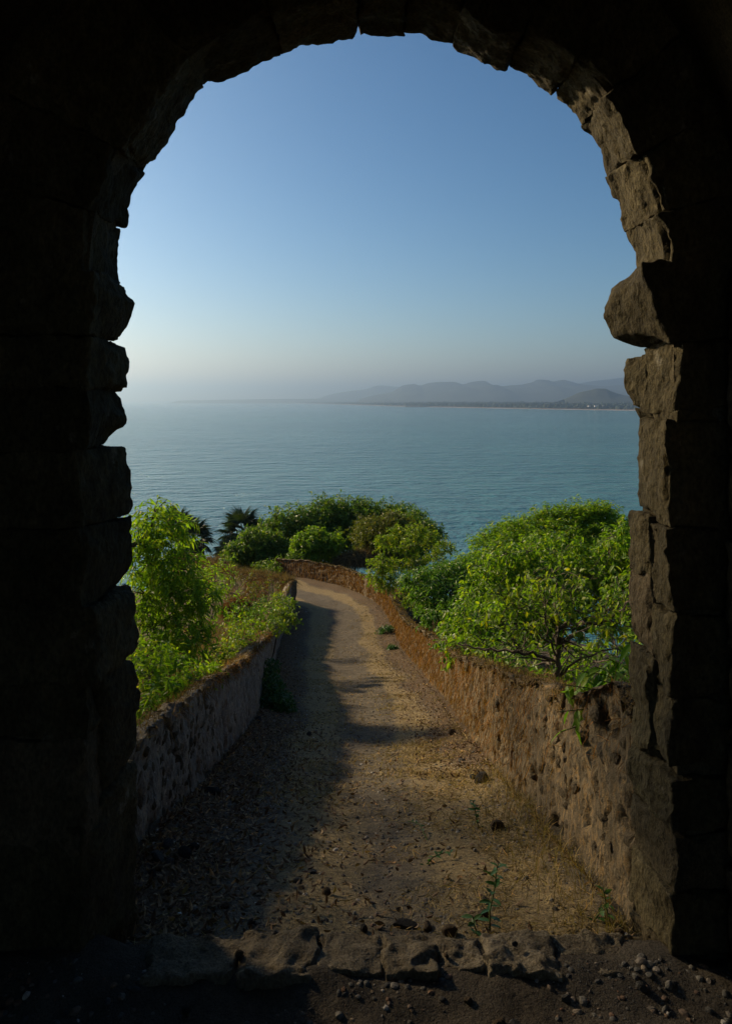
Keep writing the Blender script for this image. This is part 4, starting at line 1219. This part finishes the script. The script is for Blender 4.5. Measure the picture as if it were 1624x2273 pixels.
def palm(label, px, py, d, size, seed, nf=24, dead=6, trunk=True):
    r = R(seed)
    top = tr(px, py, d)
    zb = min(gz(top[0], d), top[2] - 1.0)
    root = empty('fan_palm', (top[0], d, zb), label, 'palm', 'fan palms below the bend')
    h = top[2] - zb
    if trunk:
        pts, rad = limb((0, 0, -0.4), (0, 0, h), 0.17 * size, 0.12 * size, r, 10, 0.03)
        rad = rad * (1 + 0.12 * np.sin(np.arange(10) * 2.1))
        V, ff = tubes([(pts, rad)], 8)
        ob('trunk', mesh_np('trunk', V, ff, smooth=True), M_BARK, root)
    for k in range(nf + dead):
        isd = k >= nf
        el = R_(r.uniform(-75, -45)) if isd else R_(88 - 125 * ((k + 0.5) / nf) ** 0.8)
        az = k * 2.39996 + r.uniform(-.25, .25)
        o = ob('frond', (FRD[k % 2] if isd else FR[k % 3]), None, root)
        m = Matrix.Rotation(az, 4, 'Z') @ Matrix.Rotation(-el, 4, 'Y') @ Matrix.Rotation(r.uniform(-.5, .5), 4, 'X')
        s = size * r.uniform(0.85, 1.1)
        o.matrix_local = Matrix.Translation((0, 0, h)) @ m @ Matrix.Scale(s, 4)
palm('tall fan palm with hanging dead fronds left of the open sea gap', 428, 1198, 58, 1.15, 171)
palm('fan palm mostly hidden behind the bright left tree', 398, 1165, 62, 1.0, 172, 20, 3)
palm('fan palm spreading against the sea at the edge of the dark tree', 538, 1183, 55, 1.2, 173)
palm('slim fan palm with drooping crown between the sea gap and dark tree', 508, 1222, 57, 0.75, 174, 18, 4)
palm('low bushy fan palm on the slope under the other palms', 515, 1248, 50, 0.95, 175, 22, 3)

# ------------------------------------------------------------------ big-leaved plant drooping over the near wall; each leaf a part
def leaf_mesh(name, mat, nl=7, width=0.3, fold=0.12, droop=0.35, rv=0.5):
    t = np.linspace(0, 1, nl)
    w = width * np.sin(np.pi * np.clip(t * 0.96 + 0.02, 0, 1) ** 0.8) ** 0.9
    V = []
    for a, b in zip(t, w):
        for s in (-1, -0.5, 0, 0.5, 1):
            V.append((a, s * b / 2, abs(s) * fold * b - droop * a * a))
    fs = grid_faces(nl, 5)
    me = mesh_np(name, np.array(V), [fs], {'rnd': np.full(len(V), rv)}, smooth=True)
    me.materials.append(mat)
    return me
LFB = [leaf_mesh('leaf', L_BIG, rv=0.15 + 0.2 * k, droop=0.2 + 0.1 * k, width=0.26 + 0.03 * k) for k in range(5)]
def place_leaf(root, me, p, axis, L, r, up=(0, 0, 1)):
    a = Vector(axis).normalized()
    u = Vector(up) + Vector(r.standard_normal(3) * 0.35)
    s = u.cross(a).normalized()
    n = a.cross(s)
    m = Matrix((a, s, n)).transposed().to_4x4()
    o = ob('leaf', me, None, root)
    o.matrix_local = Matrix.Translation(Vector(p) - root.location) @ m @ Matrix.Scale(L, 4)
    return o
def big_leaf_plant():
    r = R(180)
    base = np.array([1.72, 4.1, 0.15])
    root = empty('broadleaf_plant', tuple(base), 'glossy big leaved plant drooping over the near parapet beside the jamb', 'plant')
    tips = [(1395, 1425, 3.9), (1370, 1440, 3.95), (1345, 1460, 4.0), (1320, 1480, 4.0), (1290, 1490, 4.0), (1270, 1500, 4.0), (1250, 1520, 3.9), (1300, 1530, 3.85), (1330, 1510, 3.85), (1240, 1580, 3.8), (1243, 1625, 3.75), (1360, 1490, 3.8)]
    L = []
    for x, y, d in tips:
        e = tr(x, y, d)
        p, rad = limb(base - [0, 0, .2], e, .005, .0025, r, 7, .08, .18)
        L.append((p, rad))
        nl = 10 if y < 1560 else 5
        for k in range(nl):
            f = 0.72 + 0.28 * k / nl
            q = np.array([np.interp(f * 6, np.arange(7), p[:, i]) for i in range(3)])
            az = r.uniform(0, 6.28)
            ax = np.array([math.cos(az) * .8 - .25, math.sin(az) * .6 - .35, r.uniform(-.75, .1)])
            place_leaf(root, LFB[r.integers(5)], q, ax, r.uniform(.075, .12), r)
    V, ff = tubes(L)
    ob('stem', mesh_np('stem', V - base, ff, smooth=True), M_STEM, root)
big_leaf_plant()

LFS = [leaf_mesh('leaf', L_WEED, rv=0.2 + 0.25 * k, droop=0.15, width=0.42) for k in range(4)]
def sapling(label, base, tip, n, L, seed, name='sapling', cat='sapling', side=0):
    r = R(seed)
    base = np.array(base); tip = np.array(tip)
    root = empty(name, tuple(base), label, cat)
    p, rad = limb(base - [0, 0, .05], tip, .0045, .002, r, 7, .10, .1)
    V, ff = tubes([(p, rad)])
    ob('stem', mesh_np('stem', V - base, ff, smooth=True), M_STEM, root)
    for k in range(n):
        f = 0.2 + 0.8 * k / (n - 1)
        q = np.array([np.interp(f * 6, np.arange(7), p[:, i]) for i in range(3)])
        az = k * 2.6 + r.uniform(-.5, .5)
        place_leaf(root, LFS[r.integers(4)], q, (math.cos(az), math.sin(az), r.uniform(0, .6)), L * r.uniform(.7, 1.2), r)
def ong(px, py, lo=2.85, hi=40):
    """point of the path surface seen at px,py"""
    for _ in range(60):
        m = (lo + hi) / 2
        if pz(PX(px, m), m) < PZ(py, m): lo = m
        else: hi = m
    return np.array([PX(px, lo), lo, pz(PX(px, lo), lo)])
b = ong(1085, 2072)
sapling('upright leafy sapling growing from the dry grass at the threshold', b, b + [.05, .08, .23], 20, .05, 190)
sapling('short side shoot at the foot of the sapling', ong(1060, 2075), ong(1060, 2075) + [-.02, .0, .07], 7, .042, 191, 'weed', 'weed')
b = ong(1362, 2060)
sapling('straggly green weed against the base of the near right wall', b, b + [-.03, .05, .13], 10, .04, 192, 'weed', 'weed')
b = ong(1300, 2050)
sapling('small weed between dry grass and the near right wall', b, b + [.10, .02, .06], 8, .04, 193, 'weed', 'weed')
b = ong(975, 1925)
sapling('creeping green weed with tiny leaves on the dirt', ong(925, 1925), ong(1000, 1905) + [0, 0, .03], 16, .03, 194, 'weed', 'weed')
sapling('thin yellow tipped creeper along the straw edge', ong(965, 1880), ong(905, 1835) + [0, 0, .03], 13, .026, 195, 'weed', 'weed')
b = ong(1065, 1835)
sapling('wispy green tuft beside the brown angular rock', b, b + [-.04, .03, .14], 12, .04, 196, 'weed', 'weed')

# ------------------------------------------------------------------ dry grass on the walls
def wall_grass(W, root, ni, nt_, n, seed, mat, L, hang, ydens=None, name='dry_grass', cols=None, patch=0.0):
    r = R(seed)
    N = W.shape[0]
    seg = np.linalg.norm(np.diff(W[:, ni], axis=0), axis=1)
    s = np.concatenate([[0], np.cumsum(seg)])
    w = r.random(n) if ydens is None else ydens(r, n)
    i = np.clip(np.searchsorted(s, w * s[-1]), 0, N - 1)
    j = ni + r.integers(-2, nt_ + 2, n) if cols is None else cols(r, n)
    P = W[i, np.clip(j, 0, W.shape[1] - 1)] + r.standard_normal((n, 3)) * 0.012
    kp = fbm(np.stack([P[:, 0] * 1.1, P[:, 1] * 1.1, 0 * P[:, 0]], 1), 3, seed) > patch - 0.25 * r.random(n)
    P = P[kp]; n = len(P)
    A = norm(r.standard_normal((n, 3)) * 0.6 + [0, 0, hang])
    V, ff, rn = leaves(P, A, L * r.uniform(.4, 1.4, n), 0.0018 + 0.00042 * P[:, 1], BLADE, r, 2.0)
    o = ob(name, mesh_np(name, V, ff, {'rnd': rn}), mat, root)
    o['kind'] = 'stuff'
near = lambda p: (lambda r, n: r.random(n) ** p)
wall_grass(WR, WALLR, 54, 12, 24000, 200, L_DRY, 0.06, 0.5, near(1.5))
wall_grass(WR, WALLR, 54, 12, 9000, 201, L_RUST, 0.09, -0.9, near(1.0), cols=lambda r, n: 53 - (r.random(n) ** 2 * 22).astype(int))
wall_grass(WR, WALLR, 54, 12, 26000, 204, L_RUST, 0.15, -1.6, lambda r, n: 0.04 + 0.96 * r.random(n) ** 0.8, cols=lambda r, n: 53 - (r.random(n) * 34).astype(int), patch=-0.25)
wall_grass(WL, WALLL, 54, 12, 12000, 202, L_DRY, 0.06, 0.5, near(1.3))
wall_grass(WL, WALLL, 54, 12, 5000, 206, L_RUST, 0.12, -0.4, near(1.0), cols=lambda r, n: 53 + r.integers(-4, 6, n))
wall_grass(W2, WALL2, 54, 12, 16000, 203, L_DRY, 0.30, 0.15, patch=-1)
wall_grass(W2, WALL2, 54, 12, 14000, 205, L_RUST, 0.40, -0.8, cols=lambda r, n: 53 - (r.random(n) ** 1.2 * 36).astype(int))

# dry grass over the left slope
def slope_grass():
    r = R(210)
    n = 42000
    y = 3.4 + r.random(n) ** 0.8 * 28
    x = XL(y) - 0.35 - r.random(n) ** 1.3 * (2.0 + 0.22 * y)
    z = zhill(x, y)
    P = np.stack([x, y, z], 1)
    A = norm(r.standard_normal((n, 3)) * 0.5 + [0.1, -.1, .9])
    V, ff, rn = leaves(P, A, r.uniform(.08, .32, n), 0.004 + 0.0005 * y, BLADE, r, 2.5)
    o = ob('slope_grass', mesh_np('slope_grass', V, ff, {'rnd': rn}), L_DRY)
    tag(o, 'dry brown grass covering the slope left of the path', kind='stuff')
    n = 16000
    y = 3.4 + r.random(n) * 40
    x = XR(y) + 0.42 + r.random(n) ** 1.3 * 3
    P = np.stack([x, y, zhill(x, y)], 1)
    A = norm(r.standard_normal((n, 3)) * 0.5 + [0, 0, .9])
    V, ff, rn = leaves(P, A, r.uniform(.08, .30, n), 0.004 + 0.0005 * y, BLADE, r, 2.5)
    o = ob('verge_grass', mesh_np('verge_grass', V, ff, {'rnd': rn}), L_DRY)
    tag(o, 'dry grass under the bushes behind the right wall', kind='stuff')
slope_grass()

# ------------------------------------------------------------------ straw, leaf litter, gravel on the path
def on_path(n, r, ylo, yhi, upow, umean, usd, yp=1.0):
    y = ylo * (yhi / ylo) ** (r.random(n) ** yp)
    u = np.clip(r.normal(umean, usd, n), 0.015, 0.985)
    x = XL(y) + (XR(y) - XL(y)) * u
    return np.stack([x, y, zpath(x, y)], 1)
def straw():
    r = R(220)
    P = np.concatenate([on_path(10000, r, 2.95, 9, 1, .84, .13), on_path(12000, r, 6, 30, 1, .78, .12), on_path(8000, r, 5, 25, 1, .34, .10), on_path(3500, r, 2.95, 8, 1, .4, .25)])
    keep = fbm(P * [2.4, 2.4, 0], 3, 77) > -0.16 + 0.25 * r.random(len(P))
    P = P[keep]; n = len(P)
    A = norm(r.standard_normal((n, 3)) * [1, 1, .25] + [0, 0, .12])
    P[:, 2] += 0.004
    V, ff, rn = leaves(P, A, r.uniform(.02, .085, n), 0.0017 + 0.0005 * P[:, 1], BLADE, r, 0.8)
    o = ob('straw', mesh_np('straw', V, ff, {'rnd': rn}), L_STRAW)
    tag(o, 'flattened golden straw on the path', kind='stuff')
    P = on_path(1200, r, 2.95, 6, 1, .95, .05)
    A = norm(r.standard_normal((len(P), 3)) * .5 + [0, 0, 1])
    V, ff, rn = leaves(P, A, r.uniform(.04, .13, len(P)), 0.0035, BLADE, r, 2.0)
    o = ob('standing_grass', mesh_np('standing_grass', V, ff, {'rnd': rn}), L_STRAW)
    tag(o, 'standing dry grass along the foot of the right wall', kind='stuff')
    P = np.concatenate([on_path(6500, r, 3.0, 28, 1, .08, .09), on_path(2600, r, 3.0, 9, 1, .2, .14), on_path(4200, r, 6, 30, 1, .90, .09), on_path(1500, r, 2.95, 24, 1, .55, .3)])
    P[:, 2] += 0.008
    n = len(P)
    A = norm(r.standard_normal((n, 3)) * [1, 1, .3])
    V, ff, rn = leaves(P, A, r.uniform(.02, .055, n), r.uniform(.009, .022, n), LEAF6, r, -1.2)
    o = ob('leaf_litter', mesh_np('leaf_litter', V, ff, {'rnd': rn}), L_LITTER)
    tag(o, 'brown fallen leaves drifted along the walls', kind='stuff')
straw()

def gravel(name, label, P, S, r, seed, mats):
    import bmesh
    tm = []
    for k in range(5):
        bm = bmesh.new()
        bmesh.ops.create_icosphere(bm, subdivisions=1 if name == 'gravel' else 2, radius=1)
        bm.verts.ensure_lookup_table()
        v = np.array([q.co[:] for q in bm.verts]); f = np.array([[q.index for q in fc.verts] for fc in bm.faces]); bm.free()
        v = v * (1 + 0.38 * fbm(v * 1.6 + k * 5, 2, seed + k))[:, None]
        tm.append((v, f))
    n = len(P)
    kind = r.integers(0, 5, n)
    Vs, Fs, Rn, c = [], [], [], 0
    for k in range(5):
        sel = np.where(kind == k)[0]
        v, f = tm[k]
        a = r.uniform(0, 6.28, len(sel)); ca, sa = np.cos(a), np.sin(a)
        sc = S[sel, None] * r.uniform([.8, .6, .45], [1.3, 1.0, .8], (len(sel), 3))
        q = v[None] * sc[:, None, :]
        x = q[:, :, 0] * ca[:, None] - q[:, :, 1] * sa[:, None]; y = q[:, :, 0] * sa[:, None] + q[:, :, 1] * ca[:, None]
        q = np.stack([x, y, q[:, :, 2]], -1) + P[sel][:, None, :]
        Vs.append(q.reshape(-1, 3)); Fs.append((np.arange(len(sel))[:, None, None] * len(v) + f[None]).reshape(-1, 3) + c)
        Rn.append(np.repeat(r.random(len(sel)), len(v))); c += len(sel) * len(v)
    o = ob(name, mesh_np(name, np.concatenate(Vs), [np.concatenate(Fs)], {'rnd': np.concatenate(Rn)}, smooth=False), mats)
    tag(o, label, kind='stuff')
def mat_pebble():
    m, nt = newmat('pebbles'); g = NT(nt)
    a = g.attr('rnd')
    c = g.ramp(a, [(0.0, (0.035, 0.033, 0.03)), (0.3, (0.09, 0.085, 0.075)), (0.6, (0.16, 0.145, 0.12)), (0.85, (0.15, 0.075, 0.04)), (0.93, (0.22, 0.16, 0.10)), (1.0, (0.5, 0.48, 0.44))])
    n = g.noise(g.coord('World'), 120, 4, 0.6)
    c = g.mix(g.ramp(n, [(0.3, 0.5), (0.6, 0.0)]), c, (0.03, 0.027, 0.022))
    g.out(g.pbr(c, 0.8, 0.3).outputs[0])
    return m
M_PEB = mat_pebble()
r = R(230)
P = np.concatenate([on_path(4000, r, 2.9, 14, 1, .5, .3), on_path(1500, r, 2.9, 6, 1, .15, .1), on_path(1800, r, 4, 28, 1, .12, .12), on_path(2200, r, 4, 28, 1, .9, .1)])
S = 0.0035 + 0.011 * r.random(len(P)) ** 3.5
S = S * (1 + 0.04 * P[:, 1])
gravel('gravel', 'loose gravel strewn over the path', P, S, r, 31, M_PEB)
n = 2600
x = r.uniform(-1.25, 1.3, n); y = r.uniform(2.0, 2.72, n)
dens = fbm(np.stack([x * 2.2, y * 3, 0 * x], 1), 3, 55) + 0.35 * np.abs(x) - 0.05
k = dens > r.random(n) * 0.45 - 0.12
x, y = x[k], y[k]
P = np.stack([x, y, zfloor(x, y) - 0.001], 1)
gravel('pebbles', 'rounded beach pebbles scattered over the passage floor', P, 0.003 + 0.014 * r.random(len(x)) ** 4, r, 41, M_PEB)

# ------------------------------------------------------------------ rocks, one by one
def rock(label, px, py, wpx, mat, seed, flat=(1, .8, .7), name='rock', cat='rock', pos=None, group=None):
    p = ong(px, py) if pos is None else np.array(pos)
    me = rock_mesh(name, seed, 2, 0.28, flat)
    me.materials.append(mat)
    w = wpx / F * p[1] / 2
    o = ob(name, me, None)
    o.scale = (w, w, w)
    o.location = p + np.array([0, 0, w * flat[2] * 0.45])
    o.rotation_euler = (0, 0, seed * 1.7)
    tag(o, label, cat, group)
G1 = 'stones of the rubble heap by the left jamb'
for k, (l, x, y, w, m) in enumerate([
    ('pale grey block in front of the rubble heap at the left wall', 350, 1908, 40, M_ROCK), ('small rounded grey stone, foremost of the rubble heap', 376, 1918, 24, M_ROCK),
    ('dark upright slab leaning at the back of the rubble heap', 408, 1900, 38, M_ROCKD), ('pinkish grey stone on top of the rubble heap', 372, 1880, 34, M_ROCK),
    ('small stone at the left foot of the rubble heap', 352, 1930, 22, M_ROCKB), ('low dark stone beside the rubble heap, against the wall', 340, 1945, 26, M_ROCKD),
    ('flat stone of the rubble heap nearest the leaf litter', 430, 1885, 28, M_ROCKD), ('small tilted stone between the larger rubble stones', 390, 1905, 22, M_ROCKB)]):
    rock(l, x, y, w, m, 700 + k, group=G1)
for k, (l, x, y, w, m, f) in enumerate([
    ('black angular rock at the foot of the right wall', 1070, 1735, 44, M_ROCKD, (1, .8, .75)),
    ('small dark stone beside the black wall-foot rock', 1050, 1728, 20, M_ROCKD, (1, .8, .7)),
    ('brown angular rock among the golden straw', 1101, 1843, 40, M_ROCKB, (1, .7, .8)),
    ('tan rounded flat stone in the middle of the path', 724, 1985, 28, M_ROCKB, (1, .7, .8)),
    ('grey flat stone near the path centre', 660, 1958, 28, M_ROCK, (1, .8, .5)),
    ('small brown stone behind the tan flat stone', 668, 1972, 20, M_ROCKB, (1, .8, .5)),
    ('blue grey flat stone on the left half of the path', 693, 1938, 24, M_ROCK, (1.1, .7, .4)),
    ('brown stone resting in litter left of the path centre', 500, 2014, 24, M_ROCKB, (1, .8, .7)),
    ('dark lump of stone just before the threshold', 558, 2052, 22, M_ROCKD, (1, .8, .8)),
    ('long blue grey slab half buried before the threshold', 895, 2058, 66, M_ROCKD, (1, .4, .35)),
    ('brown block at the right end of the long buried slab', 948, 2062, 34, M_ROCKB, (1, .7, .6)),
    ('dark brown stone behind the threshold, left of the sapling', 998, 2074, 40, M_ROCKB, (1, .7, .7)),
    ('brown rounded rock directly behind the sapling', 1072, 2036, 34, M_ROCKB, (1, .8, .8)),
    ('pale tan stone at the base corner of the right wall', 1372, 2078, 28, M_ROCKB, (1, .8, .8)),
    ('whitish stone beside the tan one at the wall corner', 1390, 2082, 22, M_ROCKW, (1, .8, .8)),
    ('white pebble in the straw left of its twin', 996, 1885, 12, M_ROCKW, (1, .8, .8)),
    ('white pebble in the straw right of its twin', 1054, 1890, 12, M_ROCKW, (1, .8, .8)),
    ('whitish chip under the near right wall', 1167, 1952, 18, M_ROCKW, (1, .6, .5)),
    ('dark pointed stone at the path centre before the threshold', 807, 2066, 22, M_ROCKD, (1, .8, 1)),
    ('dark stone on the left track edge far up the path', 686, 1632, 15, M_ROCKD, (1, .8, .7)),
    ('bright white scrap in the leaf litter on the left', 540, 1757, 10, M_ROCKW, (1, .7, .4)),
    ('small white scrap in the far leaf litter', 655, 1600, 7, M_ROCKW, (1, .7, .4)),
    ('dark stone under the left wall near the litter drift', 470, 1760, 46, M_ROCKD, (1, .7, .5)),
    ('low dark stone at the wall foot below the round bush', 574, 1600, 24, M_ROCKD, (1, .7, .6)),
    ('reddish brown stone by the right wall gap', 1002, 1630, 22, M_ROCKB, (1, .8, .8)),
    ('flat grey stone by the right wall before the gap', 1025, 1690, 26, M_ROCK, (1, .7, .3)),
]):
    rock(l, x, y, w, m, 730 + k, f)
def on_floor(px, z, d): return (PX(px, d), d, z)
rock('round brown pebble in the gap of the threshold stones', 529, 0, 22, M_ROCKB, 770, (1, .9, .9), 'pebble', 'pebble', on_floor(531, 0.012, 2.72))
rock('dark pebble lying on the widest threshold stone', 1142, 0, 17, M_ROCKD, 771, (1, .8, .7), 'pebble', 'pebble', on_floor(1142, 0.03, 2.75))
rock('orange brown pebble at the front of the threshold', 1000, 0, 14, M_ROCKB, 772, (1, .8, .8), 'pebble', 'pebble', on_floor(990, 0.012, 2.72))
for k, (l, x, d, w, m) in enumerate([
    ('reddish flat pebble nearest the viewer on the dark floor', 1108, 2.46, 32, M_ROCKB), ('angular grey stone at the bottom edge of the floor', 1142, 2.45, 34, M_ROCK),
    ('rusty stone on the dark floor below the threshold', 1038, 2.55, 22, M_ROCKB), ('larger grey pebble in the left floor gravel', 415, 2.55, 26, M_ROCKD),
    ('smooth grey pebble amid the right floor gravel', 1255, 2.56, 26, M_ROCK), ('upright grey stone at the right jamb foot', 1710 / 1.0 - 3, 2.6, 30, M_ROCK)]):
    if x > 1600: x = 1420
    rock(l, 0, 0, w, m, 780 + k, (1, .8, .7), 'pebble', 'pebble', (PX(x, d), d, float(zfloor(np.array([PX(x, d)]), np.array([d]))[0])))

# ------------------------------------------------------------------ far houses on the coast
def house(label, px, d, w, h, seed):
    x = PX(px, d); z = -48 + 16.0
    root = empty('far_house', (x, d, z), label, 'house', 'white houses on the far shore')
    V = np.array([(-w/2, -6, 0), (w/2, -6, 0), (w/2, 6, 0), (-w/2, 6, 0), (-w/2, -6, h), (w/2, -6, h), (w/2, 6, h), (-w/2, 6, h)], float)
    ob('wall', mesh_np('wall', V, [np.array([[0, 1, 5, 4], [1, 2, 6, 5], [2, 3, 7, 6], [3, 0, 4, 7]])]), M_WHITEWASH, root)
    V = np.array([(-w/2 - 1, -7, h), (w/2 + 1, -7, h), (w/2 + 1, 7, h), (-w/2 - 1, 7, h), (-w/2 - 1, 0, h + 3.2), (w/2 + 1, 0, h + 3.2)], float)
    ob('roof', mesh_np('roof', V, [np.array([[0, 1, 5, 4], [2, 3, 4, 5]]), np.array([[0, 4, 3], [1, 2, 5]])]), M_ROOF, root)
house('widest of the tiny white houses on the far shore', 1322, 4330, 20, 8, 1)
house('tiny white house at the left of the far shore group', 1306, 4360, 10, 7, 2)
house('tiny white house at the right of the far shore group', 1338, 4310, 9, 7, 3)

# ------------------------------------------------------------------ haze over the bay
def haze():
    x0, x1, y0, y1, z0, z1 = -26000, 26000, -1500, 34000, -60, 610
    V = [(x0, y0, z0), (x1, y0, z0), (x1, y1, z0), (x0, y1, z0), (x0, y0, z1), (x1, y0, z1), (x1, y1, z1), (x0, y1, z1)]
    Fq = np.array([[3, 2, 1, 0], [4, 5, 6, 7], [0, 1, 5, 4], [1, 2, 6, 5], [2, 3, 7, 6], [3, 0, 4, 7]])
    m, nt = newmat('haze_air'); g = NT(nt)
    v = g.n('ShaderNodeVolumePrincipled')
    v.inputs['Color'].default_value = (0.50, 0.72, 1.0, 1)
    v.inputs['Density'].default_value = 1.25e-4
    v.inputs['Anisotropy'].default_value = 0.68
    g.out(v.outputs[0], 'Volume')
    o = ob('haze', mesh_np('haze', V, [Fq]), m)
    tag(o, 'pale sea haze over the bay', kind='stuff')
haze()
